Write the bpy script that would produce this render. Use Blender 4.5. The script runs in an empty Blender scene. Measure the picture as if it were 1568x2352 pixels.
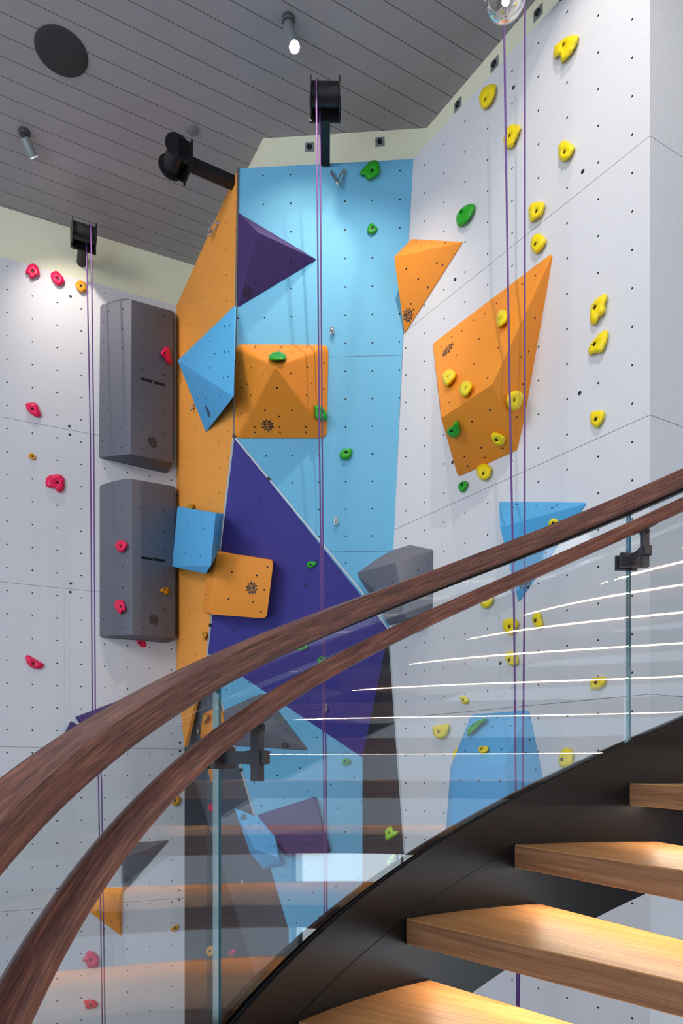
import bpy, bmesh, math, random
from mathutils import Vector, Matrix, noise
from mathutils.bvhtree import BVHTree
random.seed(7)
C = bpy.context.scene.collection
S = 0.2032            # spacing of the bolt grid on the climbing panels
F = 1568.0; PX = 784.0; HY = 1770.0   # focal length, centre column and horizon row of the photograph
EYE = 2.75            # camera height over the floor
O = Vector((0, 0, EYE))

# ------------------------------------------------------------------ camera, world, lights, exposure
cam_d = bpy.data.cameras.new('camera'); cam = bpy.data.objects.new('camera', cam_d); C.objects.link(cam)
cam.location = O; cam.rotation_euler = (math.pi/2, 0, 0)
cam_d.sensor_fit = 'VERTICAL'; cam_d.sensor_height = 36; cam_d.lens = 24
cam_d.shift_y = (HY-1176)/2352; cam_d.clip_start = .02
bpy.context.scene.camera = cam
sc = bpy.context.scene
sc.view_settings.view_transform = 'Standard'; sc.view_settings.look = 'None'
sc.view_settings.exposure = 1.0; sc.view_settings.gamma = 1; sc.view_settings.use_curve_mapping = False
W = bpy.data.worlds.new('world'); sc.world = W; W.use_nodes = True
W.node_tree.nodes['Background'].inputs[0].default_value = (0.80, 0.87, 1.0, 1)
W.node_tree.nodes['Background'].inputs[1].default_value = 0.37

def aim(o, target):
    o.rotation_euler = (Vector(target)-o.location).to_track_quat('-Z', 'Y').to_euler()
def area_light(name, loc, target, size, power, col):
    d = bpy.data.lights.new(name, 'AREA'); d.shape = 'RECTANGLE'; d.size, d.size_y = size; d.energy = power; d.color = col
    o = bpy.data.objects.new(name, d); C.objects.link(o); o.location = loc; aim(o, target); return o
def spot_light(name, loc, target, power, col=(1, .86, .72), ang=60, blend=.6, r=.03):
    d = bpy.data.lights.new(name, 'SPOT'); d.energy = power; d.color = col; d.spot_size = math.radians(ang)
    d.spot_blend = blend; d.shadow_soft_size = r
    o = bpy.data.objects.new(name, d); C.objects.link(o); o.location = loc; aim(o, target); return o

def px(x, y, k):
    """point seen at pixel x, y where one grid unit covers k pixels"""
    return O + Vector(((x-PX)/k, F/k, (HY-y)/k))*S
# daylight from windows behind the stairs, added fill lights, ceiling spots out of frame
area_light('window_daylight', (-3.2, -4.0, 2.4), (0.2, 5, 3.4), (4.5, 3.0), 105, (.60, .78, 1))
area_light('left_side_fill', (-4.6, -.8, 7.3), (1.6, 4.2, 4.6), (2.6, 3.6), 150, (.96, .97, 1))  # no window here: added high fill that brightens surfaces facing left
spot_light('ceiling_and_fill_spot', px(668, 128, 72.5), px(706, 800, 62), 23, (1, .78, .6), ang=100, blend=.9)
spot_light('ceiling_and_fill_spot', px(74, 372, 59), px(225, 860, 50.5), 33, (1, .86, .77), ang=92, blend=1)
spot_light('ceiling_and_fill_spot', px(880, -330, 88), px(760, 900, 62), 75, (1, .9, .8), ang=66, blend=.8)
spot_light('ceiling_and_fill_spot', px(1330, -620, 99), px(1240, 640, 78), 15, (1, .88, .78), ang=74, blend=.7)
spot_light('ceiling_and_fill_spot', (.6, 1.2, 7.5), (2.5, 4.1, 5.0), 125, (1, .93, .88), ang=80, blend=.9)  # added fill spot without a lamp, brightens the far right wall
spot_light('ceiling_and_fill_spot', px(-260, 300, 60), px(60, 1000, 53), 20, (1, .86, .76), ang=70, blend=.8)

# ------------------------------------------------------------------ node helpers and materials
def new_mat(name):
    m = bpy.data.materials.new(name); m.use_nodes = True
    return m, m.node_tree.nodes, m.node_tree.links, m.node_tree.nodes['Principled BSDF']
def mth(N, L, op, a, b=None, c=None):
    n = N.new('ShaderNodeMath'); n.operation = op
    for i, v in enumerate((a, b, c)):
        if v is None: continue
        if isinstance(v, (int, float)): n.inputs[i].default_value = v
        else: L.new(v, n.inputs[i])
    return n.outputs[0]
def mixc(N, L, f, a, b):
    n = N.new('ShaderNodeMix'); n.data_type = 'RGBA'
    for i, v in ((0, f), (6, a), (7, b)):
        if isinstance(v, (int, float)): n.inputs[i].default_value = v
        elif isinstance(v, tuple): n.inputs[i].default_value = (*v, 1)
        else: L.new(v, n.inputs[i])
    return n.outputs[2]
def bump(N, L, b, height, strength, dist):
    n = N.new('ShaderNodeBump'); n.inputs['Strength'].default_value = strength; n.inputs['Distance'].default_value = dist
    L.new(height, n.inputs['Height']); L.new(n.outputs[0], b.inputs['Normal'])
def lin(h):
    h = h.lstrip('#'); r = [int(h[i:i+2], 16)/255 for i in (0, 2, 4)]
    return tuple(c/12.92 if c <= .04045 else ((c+.055)/1.055)**2.4 for c in r)
def noise_tex(N, L, vec, scale, detail=3, rough=.55):
    n = N.new('ShaderNodeTexNoise'); n.inputs['Scale'].default_value = scale; n.inputs['Detail'].default_value = detail
    n.inputs['Roughness'].default_value = rough
    if vec is not None: L.new(vec, n.inputs['Vector'])
    return n.outputs[0]

def simple(name, col, rough=.5, metal=0, tex=None, bumpd=.0, spec=.5, var=.0):
    m, N, L, b = new_mat(name)
    b.inputs['Roughness'].default_value = rough; b.inputs['Metallic'].default_value = metal
    b.inputs['Specular IOR Level'].default_value = spec
    tc = N.new('ShaderNodeTexCoord').outputs['Object']
    n1 = noise_tex(N, L, tc, tex or 40, 3)
    lo = tuple(c*(1-var) for c in col); hi = tuple(min(1, c*(1+var)) for c in col)
    L.new(mixc(N, L, n1, lo, hi), b.inputs['Base Color'])
    if bumpd: bump(N, L, b, n1, .6, bumpd)
    return m

def panel(name, col, seam=None, period=7.1, rough=.72, grid=True, usseam=None):
    """textured climbing panel: bolt holes on the UV grid, joint lines every <period>"""
    m, N, L, b = new_mat(name)
    uv = N.new('ShaderNodeUVMap'); uv.uv_map = 'UVMap'
    sp = N.new('ShaderNodeSeparateXYZ'); L.new(uv.outputs[0], sp.inputs[0])
    tc = N.new('ShaderNodeTexCoord').outputs['Object']
    n1 = noise_tex(N, L, tc, 130, 2); n2 = noise_tex(N, L, tc, 1.3, 3)
    base = mixc(N, L, n2, tuple(c*.965 for c in col), tuple(min(1, c*1.02) for c in col))
    dark = None
    if grid:
        fu = mth(N, L, 'SUBTRACT', mth(N, L, 'FRACT', sp.outputs[0]), .5)
        fv = mth(N, L, 'SUBTRACT', mth(N, L, 'FRACT', sp.outputs[1]), .5)
        r = mth(N, L, 'SQRT', mth(N, L, 'ADD', mth(N, L, 'MULTIPLY', fu, fu), mth(N, L, 'MULTIPLY', fv, fv)))
        dark = mth(N, L, 'LESS_THAN', r, .031)
    if seam is not None:
        q = mth(N, L, 'FRACT', mth(N, L, 'DIVIDE', mth(N, L, 'SUBTRACT', sp.outputs[1], seam-0.009), period))
        line = mth(N, L, 'LESS_THAN', q, .018/period)
        base = mixc(N, L, mth(N, L, 'MULTIPLY', line, .75), base, (.03, .03, .035))
    if dark is not None:
        base = mixc(N, L, dark, base, (.006, .006, .007))
    L.new(base, b.inputs['Base Color']); b.inputs['Roughness'].default_value = rough
    b.inputs['Specular IOR Level'].default_value = .35
    h = n1
    if dark is not None: h = mth(N, L, 'SUBTRACT', n1, mth(N, L, 'MULTIPLY', dark, 6))
    bump(N, L, b, h, .7, .003)
    return m

M = {}
M['white'] = panel('white_climbing_panel', lin('#c9c9cb'), seam=0)
M['white2'] = panel('white_panel_plain', lin('#c9c9cb'), seam=0, grid=False)
M['blue'] = panel('light_blue_panel', lin('#66abcc'), seam=0)
M['blue_l'] = panel('lower_light_blue_panel', lin('#66abcc'))
M['orange'] = panel('orange_panel', lin('#ee9c40'))
M['purple'] = panel('purple_panel', lin('#393382'))
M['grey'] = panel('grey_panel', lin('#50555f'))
M['dark'] = panel('shaded_dark_panel', lin('#25262d'))  # dark panel tone with the shade of these facets put into the colour
def vmat(name, h): return simple(name, lin(h), .62, 0, 230, .0012, .4, .05)
M['v_purple'] = vmat('purple_grit', '#3f2a63'); M['v_blue'] = vmat('light_blue_grit', '#4fa5d6')
M['v_orange'] = vmat('orange_grit', '#e48a22'); M['v_grey'] = vmat('grey_grit', '#62646d')
def hmat(name, h): return simple(name, lin(h), .42, 0, 26, .004, .45, .07)
M['h_yellow'] = hmat('yellow_resin', '#ead000'); M['h_green'] = hmat('green_resin', '#1f9c17')
M['h_pink'] = hmat('pink_resin', '#e0044c'); M['h_mustard'] = hmat('mustard_resin', '#d19010')
M['h_lime'] = hmat('lime_resin', '#93cf1c')
M['black'] = simple('black_hole', (.005, .005, .006), .8)
M['logo'] = simple('black_ink', (.012, .012, .016), .6)
M['black_steel'] = simple('black_steel', (.009, .009, .010), .45, .0, 60, .0006, .3, .3)
M['bronze'] = simple('dark_bronze_steel', lin('#403e42'), .36, .3, 80, .0004, .5, .15)
M['steel'] = simple('polished_steel', (.6, .6, .6), .2, 1)
M['zinc'] = simple('zinc_plate', (.42, .44, .46), .4, .8, 120, 0, .5, .12)
M['cream'] = simple('cream_plaster', lin('#d9d8be'), .8, 0, 150, .0015, .3, .03)
M['trim'] = simple('pale_metal_trim', lin('#b9c0c2'), .45, .2)
M['trim_dark'] = simple('dark_joint', lin('#55514f'), .6)
M['clamp'] = simple('black_joint_cap', (.01, .01, .012), .5)
M['can'] = simple('grey_lamp_metal', lin('#7d8587'), .5, .2)
M['can_dark'] = simple('dark_lamp_metal', lin('#444446'), .5, .2)
M['speaker'] = simple('dark_speaker_mesh', lin('#3a3a3b'), .8, 0, 900, .0004, .2, .1)
M['cover'] = simple('painted_cover', lin('#77757a'), .6)
M['stringer'] = simple('bronze_black_steel', lin('#131112'), .33, .0, 300, .0002, .22, .12)
M['floor'] = simple('dark_rubber_floor', lin('#5b5f66'), .7, 0, 40, .001, .3, .1)

def emit(name, col, st):
    m = bpy.data.materials.new(name); m.use_nodes = True; N = m.node_tree.nodes; L = m.node_tree.links
    N.remove(N['Principled BSDF']); e = N.new('ShaderNodeEmission'); e.inputs[0].default_value = (*col, 1); e.inputs[1].default_value = st
    L.new(e.outputs[0], N['Material Output'].inputs[0]); return m
M['led'] = emit('led_strip', (1, .82, .62), 58)
M['lens'] = emit('lamp_lens', (1, .95, .88), 30)
M['bulb'] = emit('led_chip', (1, .85, .6), 6)

def ceiling_mat():
    m, N, L, b = new_mat('grey_plank_ceiling')
    uv = N.new('ShaderNodeUVMap'); uv.uv_map = 'UVMap'
    sp = N.new('ShaderNodeSeparateXYZ'); L.new(uv.outputs[0], sp.inputs[0])
    q = mth(N, L, 'FRACT', sp.outputs[1]); line = mth(N, L, 'LESS_THAN', q, .028)
    fl = mth(N, L, 'FLOOR', sp.outputs[1])
    wn = N.new('ShaderNodeTexWhiteNoise'); wn.noise_dimensions = '1D'; L.new(fl, wn.inputs['W'])
    c = lin('#9a9698')
    base = mixc(N, L, wn.outputs[0], tuple(x*.96 for x in c), tuple(x*1.04 for x in c))
    base = mixc(N, L, line, base, lin('#3c3a3b'))
    L.new(base, b.inputs['Base Color']); b.inputs['Roughness'].default_value = .6; b.inputs['Specular IOR Level'].default_value = .3
    bump(N, L, b, mth(N, L, 'SUBTRACT', 1, line), .5, .003)
    return m
M['ceiling'] = ceiling_mat()

def wood(name, dark, mid, light, su, sv, rough=.4, contrast=1.0):
    """grain runs along U"""
    m, N, L, b = new_mat(name)
    uv = N.new('ShaderNodeUVMap'); uv.uv_map = 'UVMap'
    def mapped(a, c_):
        mp = N.new('ShaderNodeMapping'); L.new(uv.outputs[0], mp.inputs[0]); mp.inputs['Scale'].default_value = (a, c_, 1); return mp.outputs[0]
    n1 = noise_tex(N, L, mapped(su, sv), 1, 5, .6)
    n2 = noise_tex(N, L, mapped(su*3, sv*5), 1, 3, .6)
    n3 = noise_tex(N, L, mapped(su*.5, sv*.22), 1, 2, .5)
    t = mth(N, L, 'ADD', mth(N, L, 'MULTIPLY', n1, .5), mth(N, L, 'ADD', mth(N, L, 'MULTIPLY', n2, .28), mth(N, L, 'MULTIPLY', n3, .22)))
    r = N.new('ShaderNodeValToRGB'); L.new(t, r.inputs[0])
    e = r.color_ramp.elements; e[0].position = .38; e[0].color = (*dark, 1); e[1].position = .62; e[1].color = (*light, 1)
    k = e.new(.5); k.color = (*mid, 1)
    L.new(r.outputs[0], b.inputs['Base Color']); b.inputs['Roughness'].default_value = rough
    bump(N, L, b, n2, .35, .0006)
    return m
M['walnut'] = wood('stained_walnut_handrail', lin('#42281f'), lin('#724639'), lin('#a56b52'), 9, 240, .36)
M['oak'] = wood('oak_tread', lin('#a06c44'), lin('#b98653'), lin('#cda06c'), 2.2, 60, .42)
M['oak_end'] = wood('oak_tread_edge', lin('#684630'), lin('#815a3c'), lin('#977050'), 3, 90, .45)

def glass_thin(name, tint, edge=False):
    m = bpy.data.materials.new(name); m.use_nodes = True; N = m.node_tree.nodes; L = m.node_tree.links
    N.remove(N['Principled BSDF'])
    t = N.new('ShaderNodeBsdfTransparent'); t.inputs[0].default_value = (*tint, 1)
    g = N.new('ShaderNodeBsdfGlossy'); g.inputs['Roughness'].default_value = .0 if not edge else .08
    g.inputs[0].default_value = (1, 1, 1, 1) if not edge else (.65, .85, .85, 1)
    geo = N.new('ShaderNodeNewGeometry'); dt = N.new('ShaderNodeVectorMath'); dt.operation = 'DOT_PRODUCT'
    L.new(geo.outputs['Incoming'], dt.inputs[0]); L.new(geo.outputs['Normal'], dt.inputs[1])
    c = mth(N, L, 'ABSOLUTE', dt.outputs['Value'])
    f = mth(N, L, 'MULTIPLY_ADD', mth(N, L, 'POWER', mth(N, L, 'SUBTRACT', 1, c), 5), .95, .082)
    if edge: f = mth(N, L, 'ADD', f, .34)
    mx = N.new('ShaderNodeMixShader'); L.new(f, mx.inputs[0]); L.new(t.outputs[0], mx.inputs[1]); L.new(g.outputs[0], mx.inputs[2])
    L.new(mx.outputs[0], N['Material Output'].inputs[0]); return m
M['glass'] = glass_thin('clear_guard_glass', (.965, .985, .985))
M['glass_edge'] = glass_thin('glass_edge', (.10, .30, .36), True)
def real_glass():
    m, N, L, b = new_mat('pendant_glass')
    b.inputs['Transmission Weight'].default_value = 1; b.inputs['Roughness'].default_value = 0; b.inputs['IOR'].default_value = 1.45
    b.inputs['Base Color'].default_value = (.93, .9, .87, 1); return m
M['pglass'] = real_glass()

def rope_mat():
    m, N, L, b = new_mat('purple_braided_rope')
    uv = N.new('ShaderNodeUVMap'); uv.uv_map = 'UVMap'
    sp = N.new('ShaderNodeSeparateXYZ'); L.new(uv.outputs[0], sp.inputs[0])
    a = mth(N, L, 'FRACT', mth(N, L, 'ADD', mth(N, L, 'MULTIPLY', sp.outputs[0], 5), mth(N, L, 'MULTIPLY', sp.outputs[1], 110)))
    c = mth(N, L, 'FRACT', mth(N, L, 'SUBTRACT', mth(N, L, 'MULTIPLY', sp.outputs[0], 5), mth(N, L, 'MULTIPLY', sp.outputs[1], 110)))
    k = mth(N, L, 'MULTIPLY', mth(N, L, 'GREATER_THAN', a, .5), mth(N, L, 'GREATER_THAN', c, .5))
    L.new(mixc(N, L, k, lin('#4a2462'), lin('#9468b0')), b.inputs['Base Color']); b.inputs['Roughness'].default_value = .7
    return m
M['rope'] = rope_mat()

# ------------------------------------------------------------------ object helpers
def meta(o, label=None, cat=None, group=None, kind=None):
    if label: o['label'] = label
    if cat: o['category'] = cat
    if group: o['group'] = group
    if kind: o['kind'] = kind
    return o
def wloc(o):
    v = Vector(o.location)
    while o.parent: o = o.parent; v += Vector(o.location)
    return v
def link(name, verts, faces, mats, parent=None, mi=None, uvs=None, smooth=False, origin=None):
    verts = [Vector(v) for v in verts]
    org = Vector(origin) if origin is not None else sum(verts, Vector())/len(verts)
    me = bpy.data.meshes.new(name)
    me.from_pydata([tuple(v-org) for v in verts], [], faces)
    if not isinstance(mats, (list, tuple)): mats = [mats]
    for m in mats: me.materials.append(m)
    if mi:
        for p, i in zip(me.polygons, mi): p.material_index = i
    if uvs:
        ul = me.uv_layers.new(name='UVMap')
        for p, u in zip(me.polygons, uvs):
            for li, t in zip(p.loop_indices, u): ul.data[li].uv = t
    if smooth:
        for p in me.polygons: p.use_smooth = True
    me.update()
    o = bpy.data.objects.new(name, me); C.objects.link(o)
    if parent: o.parent = parent; o.location = org-wloc(parent)
    else: o.location = org
    return o
def empty(name, loc, label, cat, group=None):
    o = bpy.data.objects.new(name, None); C.objects.link(o); o.location = loc; o.empty_display_size = .05
    return meta(o, label, cat, group)

class MB:
    def __init__(s): s.v = []; s.f = []; s.m = []; s.u = []
    def add(s, vs, fs, mi=0, uv=None):
        n = len(s.v); s.v += [Vector(v) for v in vs]; s.f += [tuple(i+n for i in f) for f in fs]; s.m += [mi]*len(fs)
        s.u += uv if uv else [[(0, 0)]*len(f) for f in fs]
        return s
    def box(s, c, ax, half, mi=0):
        c = Vector(c); a, b, d = [Vector(x).normalized()*h for x, h in zip(ax, half)]
        vs = [c+a*i+b*j+d*k for i in (-1, 1) for j in (-1, 1) for k in (-1, 1)]
        return s.add(vs, [(0, 1, 3, 2), (4, 6, 7, 5), (0, 4, 5, 1), (2, 3, 7, 6), (0, 2, 6, 4), (1, 5, 7, 3)], mi)
    def lathe(s, c, axis, prof, n=24, mi=0, cap=True, up=None):
        """prof = list of (distance along axis, radius)"""
        c = Vector(c); a = Vector(axis).normalized()
        e1 = a.orthogonal().normalized(); e2 = a.cross(e1)
        vs = []
        for d, r in prof:
            for i in range(n):
                t = 2*math.pi*i/n; vs.append(c+a*d+(e1*math.cos(t)+e2*math.sin(t))*r)
        fs = []
        for j in range(len(prof)-1):
            for i in range(n):
                k = (i+1) % n; fs.append((j*n+i, j*n+k, (j+1)*n+k, (j+1)*n+i))
        if cap: fs += [tuple(reversed(range(n))), tuple(range((len(prof)-1)*n, len(prof)*n))]
        return s.add(vs, fs, mi)
    def tube(s, pts, r, n=10, mi=0, uvlen=True):
        pts = [Vector(p) for p in pts]; vs = []; L_ = [0]
        for a, b in zip(pts, pts[1:]): L_.append(L_[-1]+(b-a).length)
        ref = None
        for i, p in enumerate(pts):
            t = (pts[min(i+1, len(pts)-1)]-pts[max(i-1, 0)]).normalized()
            if ref is None: ref = t.orthogonal().normalized()
            ref = (ref-t*ref.dot(t)).normalized(); e2 = t.cross(ref)
            for q in range(n):
                g = 2*math.pi*q/n; vs.append(p+(ref*math.cos(g)+e2*math.sin(g))*r)
        fs = []; uv = []
        for j in range(len(pts)-1):
            for i in range(n):
                k = (i+1) % n; fs.append((j*n+i, j*n+k, (j+1)*n+k, (j+1)*n+i))
                uv.append([(i/n, L_[j]), ((i+1)/n, L_[j]), ((i+1)/n, L_[j+1]), (i/n, L_[j+1])])
        fs += [tuple(reversed(range(n))), tuple(range((len(pts)-1)*n, len(pts)*n))]; uv += [[(0, 0)]*n]*2
        return s.add(vs, fs, mi, uv)
    def build(s, name, mats, parent=None, smooth=False, origin=None):
        return link(name, s.v, s.f, mats, parent, s.m, s.u, smooth, origin)

def sharp(o, ang=35):
    """shade smooth but keep hard edges"""
    me = o.data
    for p in me.polygons: p.use_smooth = True
    bm = bmesh.new(); bm.from_mesh(me)
    for e in bm.edges:
        e.smooth = len(e.link_faces) != 2 or e.calc_face_angle(0) < math.radians(ang)
    bm.to_mesh(me); bm.free(); return o

# ------------------------------------------------------------------ planes of the climbing wall (grid units turned into metres)
def ray(x, y): return Vector(((x-PX)/F, 1, (HY-y)/F))
class Plane:
    def __init__(s, p, q, r=None):
        s.p = Vector(p); n = (Vector(q)-s.p).cross((Vector(r)-s.p) if r is not None else Vector((0, 0, 1)))
        n.normalize(); s.n = n if n.dot(O-s.p) > 0 else -n
    def hit(s, x, y, off=0):
        d = ray(x, y); t = (s.p+s.n*off*S-O).dot(s.n)/d.dot(s.n); return O+d*t
PL = Plane(px(16, HY, 53.2), px(383, HY, 48.6))                       # left wall
PR = Plane(px(1492, HY, 90.3), px(975, HY, 64.6))                     # right wall
PR2 = Plane(px(1492, HY, 90.3), px(1568, HY, 87.2))                   # far right wall
PO = Plane(px(547, HY, 62.6), px(405, HY, 48.35))                     # orange
vTL = px(547, 387, 62.6); vTR = PR.hit(949, 365); vB = PR.hit(893, 1448)
PB = Plane(vTL, vTR, vB)                                              # blue (leans out)
vA = PB.hit(537, 1003); vD = PO.hit(476, 1500)
PP = Plane(vA, vB, vD)                                                # purple
vC = PP.hit(832, 1740)
PLB = Plane(vD, vC)
PLB = Plane(vC, vC+Vector((vD-vC).to_2d().to_3d()))                   # lower light blue, upright
vD2 = PLB.hit(476, 1500)
vG1 = PLB.hit(585, 1873); vG2 = PL.hit(424, 1716)
PG = Plane(vD2, vG1, vG2)                                             # grey facet
vG3 = PLB.hit(663, 2136); vG4 = PG.hit(588, 2246)
ZB = EYE-2.75                                                          # floor
def drop(v, z): return Vector((v.x, v.y, z))
PDK = Plane(vC, PR.hit(930, 1960), drop(vC, 0))

SURF = {}                                                              # name -> BVH tree for putting things on it
def facet(name, pl, pts, mat, rot=0, hole=(700, 700), seam_px=None, thick=.03):
    n = pl.n; h = Vector((0, 0, 1)).cross(n).normalized(); v = n.cross(h).normalized()
    cr, sr = math.cos(math.radians(rot)), math.sin(math.radians(rot))
    h, v = h*cr+v*sr, v*cr-h*sr
    o = pl.hit(*hole)
    def uv(p):
        d = Vector(p)-o; return (d.dot(h)/S+.5+100, d.dot(v)/S+.5+100)
    if seam_px:
        mat = mat.copy(); s0 = uv(pl.hit(*seam_px))[1]
        for nd in mat.node_tree.nodes:
            if nd.type == 'MATH' and nd.operation == 'SUBTRACT' and abs(nd.inputs[1].default_value+0.009) < 1e-6 and nd.inputs[0].is_linked:
                nd.inputs[1].default_value = (s0 % 7.1)-.009
    k = len(pts); back = [Vector(p)-n*thick for p in pts]
    vs = [Vector(p) for p in pts]+back
    a = Vector()
    for i in range(k): a += Vector(pts[i]).cross(Vector(pts[(i+1) % k]))
    fr = list(range(k)) if a.dot(n) > 0 else list(reversed(range(k)))
    fs = [tuple(fr), tuple(i+k for i in reversed(fr))]
    for i in range(k):
        j = (i+1) % k
        fs.append((fr[j], fr[i], fr[i]+k, fr[j]+k))
    uvs = [[uv(vs[i]) for i in f] for f in fs]
    ob = link(name, vs, fs, mat, uvs=uvs); meta(ob, kind='structure')
    SURF[name] = BVHTree.FromPolygons(vs, fs)
    return ob
ZT = EYE+22.1*S; ZCEIL = EYE+24.4*S
def atz(pl, x, z):                                                     # point of an upright plane in pixel column x at height z
    p = pl.hit(x, HY); return Vector((p.x, p.y, z))
facet('wall_left', PL, [atz(PL, -330, ZB), atz(PL, 452, ZB), atz(PL, 452, EYE-.2), atz(PL, 412, EYE+1), atz(PL, 406, ZT), atz(PL, -330, ZT)],
      M['white'], hole=(16, 665), seam_px=(0, 957))
facet('wall_right', PR, [atz(PR, 1492, ZB), atz(PR, 1492, ZT), vTR, PR.hit(925, 770), PR.hit(905, 1225), vB, PR.hit(930, 1960), drop(PR.hit(950, 2230), ZB)],
      M['white'], hole=(1373.4, 626.5), seam_px=(1492, 953))
q0 = atz(PR2, 1492, ZB); q1 = px(1568, HY, 87.2); dq = (q1-Vector((q0.x, q0.y, q1.z))).normalized()
facet('wall_far_right', PR2, [q0, drop(q0+dq*2.6, ZB), drop(q0+dq*2.6, ZCEIL), drop(q0, ZCEIL)], M['white2'], hole=(1540, 800), seam_px=(1492, 953))
facet('wall_front', PB, [vTL, vTR, PB.hit(925, 770), PB.hit(905, 1225), vB, vA], M['blue'], hole=(793, 853), seam_px=(840, 818))
facet('wall_front_left', PO, [vTL, vA, vD, PO.hit(445, 1625), PO.hit(424, 1716), PO.hit(405.5, 1560), PO.hit(405, 703)], M['orange'], hole=(500, 900))
facet('wall_front_upper', PP, [vA, vB, vC, vD], M['purple'], rot=-31, hole=(546.9, 1121.4))
facet('wall_front_lower', PLB, [vD2, vC, drop(vC, ZB), drop(vG3, ZB), vG3, vG1], M['blue_l'], rot=17, hole=(616, 1904.5))
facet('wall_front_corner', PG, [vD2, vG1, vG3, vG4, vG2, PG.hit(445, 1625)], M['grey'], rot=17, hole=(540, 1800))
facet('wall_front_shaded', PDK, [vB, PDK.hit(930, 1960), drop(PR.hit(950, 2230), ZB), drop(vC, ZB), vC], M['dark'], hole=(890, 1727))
pdk2 = Plane(vG2, vG4, drop(vG2, 0))
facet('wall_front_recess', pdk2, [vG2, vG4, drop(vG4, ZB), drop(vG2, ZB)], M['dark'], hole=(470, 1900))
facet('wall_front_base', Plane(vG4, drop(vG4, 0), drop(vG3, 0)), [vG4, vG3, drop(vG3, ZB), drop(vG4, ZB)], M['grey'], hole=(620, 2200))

# cream plaster behind and above the panels
cl0 = atz(PL, -330, 0); pc1 = px(447, HY, 47.4); pc2 = px(604, HY, 59.5); pc3 = px(980, HY, 60.5); pc4 = px(1229, HY, 72.5)
d4 = (pc4-pc3).normalized()
def upright(name, a, b, z0, z1, mat):
    n = Vector((0, 0, 1)).cross(b-a).normalized()
    if n.dot(O-a) < 0: n = -n
    f = [drop(a, z0), drop(b, z0), drop(b, z1), drop(a, z1)]; g = [p-n*.06 for p in f]
    ob = link(name, f+g, [(0, 1, 2, 3), (7, 6, 5, 4), (0, 4, 5, 1), (1, 5, 6, 2), (2, 6, 7, 3), (3, 7, 4, 0)], mat)
    return meta(ob, kind='structure')
nl = PL.n*-.035
e1 = atz(PL, 455, 0)+nl; a0 = atz(PL, -330, 0)+nl
ZU = ZT-.25
upright('wall_left_upper', a0, e1, ZU, ZCEIL, M['cream'])
upright('wall_back_left', drop(e1, 0), pc2, ZU, ZCEIL, M['cream'])
upright('wall_back', pc2, pc3, ZU, ZCEIL, M['cream'])
upright('wall_right_upper', pc3, pc3+d4*1.95, ZU, ZCEIL, M['cream'])
# ceiling of planks and the floor
th = math.radians(27.85); nv = Vector((-math.sin(th), math.cos(th), 0)); nu = Vector((math.cos(th), math.sin(th), 0))
cz = [(-6, -5), (6.5, -5), (6.5, 8), (-6, 8)]
vs = [Vector((x, y, ZCEIL)) for x, y in cz]+[Vector((x, y, ZCEIL+.08)) for x, y in cz]
fs = [(3, 2, 1, 0), (4, 5, 6, 7), (0, 1, 5, 4), (1, 2, 6, 5), (2, 3, 7, 6), (3, 0, 4, 7)]
meta(link('ceiling', vs, fs, M['ceiling'], uvs=[[(vs[i].dot(nu)/S, vs[i].dot(nv)/S/.755-.475) for i in f] for f in fs]), kind='structure')
vs = [Vector((x, y, ZB)) for x, y in cz]+[Vector((x, y, ZB-.08)) for x, y in cz]
meta(link('floor', vs, [tuple(reversed(f)) for f in fs], M['floor']), kind='structure')

# daylight window low on the right, outside the picture: it shows as the bright patches mirrored in the guard glass
m_ = Vector((4.62, .55, 1.12)); ex, ey, ez = Vector((1, 0, 0)), Vector((0, 1, 0)), Vector((0, 0, 1))
wm = bpy.data.meshes.new('window_1')
def boxmesh(bs):
    v = []; f = []
    for c, h in bs:
        n = len(v)
        for i in (-1, 1):
            for j in (-1, 1):
                for k in (-1, 1): v.append((c[0]+i*h[0], c[1]+j*h[1], c[2]+k*h[2]))
        f += [tuple(n+q for q in t) for t in ((0, 1, 3, 2), (4, 6, 7, 5), (0, 4, 5, 1), (2, 3, 7, 6), (0, 2, 6, 4), (1, 5, 7, 3))]
    return v, f
v_, f_ = boxmesh([((4.66, .55, 1.12), (.005, 1.78, 1.0))])
meta(link('window_1', v_, f_, emit('daylight_pane', (.80, .91, 1), 2.1)), kind='structure')
v_, f_ = boxmesh([((4.62, .55, 2.14), (.04, 1.84, .03)), ((4.62, .55, .10), (.04, 1.84, .03)), ((4.62, -1.26, 1.12), (.04, .03, .99)), ((4.62, 2.36, 1.12), (.04, .03, .99)), ((4.62, .9, 1.12), (.03, .012, .99))])
meta(link('window_frame_1', v_, f_, M['trim']), kind='structure')

# pale metal strips along the panel joints
TR = [0]
def strip(a, b, n, w=.016, mat='trim', caps=()):
    TR[0] += 1
    a, b = Vector(a), Vector(b); d = (b-a).normalized(); mb = MB()
    mb.box((a+b)/2+n*.003, (d, n.cross(d), n), ((b-a).length/2, w/2, .006))
    for t in caps: mb.box(a.lerp(b, t)+n*.005, (d, n.cross(d), n), (.013, w*.75, .009), 1)
    meta(mb.build('trim_%d' % TR[0], [M[mat], M['clamp']]), kind='structure')
strip(vA, PB.hit(833, 1363), PB.n, .013, caps=(.003, .27))
strip(PB.hit(833, 1363), vB, PB.n, .013)
strip(vTL, vA, PB.n, .016, 'trim_dark', caps=(.72,))
strip(vA, vD, PO.n, .014, caps=(.86,))
strip(vD2, vG1, PG.n, .014, caps=(.72,))
strip(vB, PR.hit(930, 1960), PR.n, .008)

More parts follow.
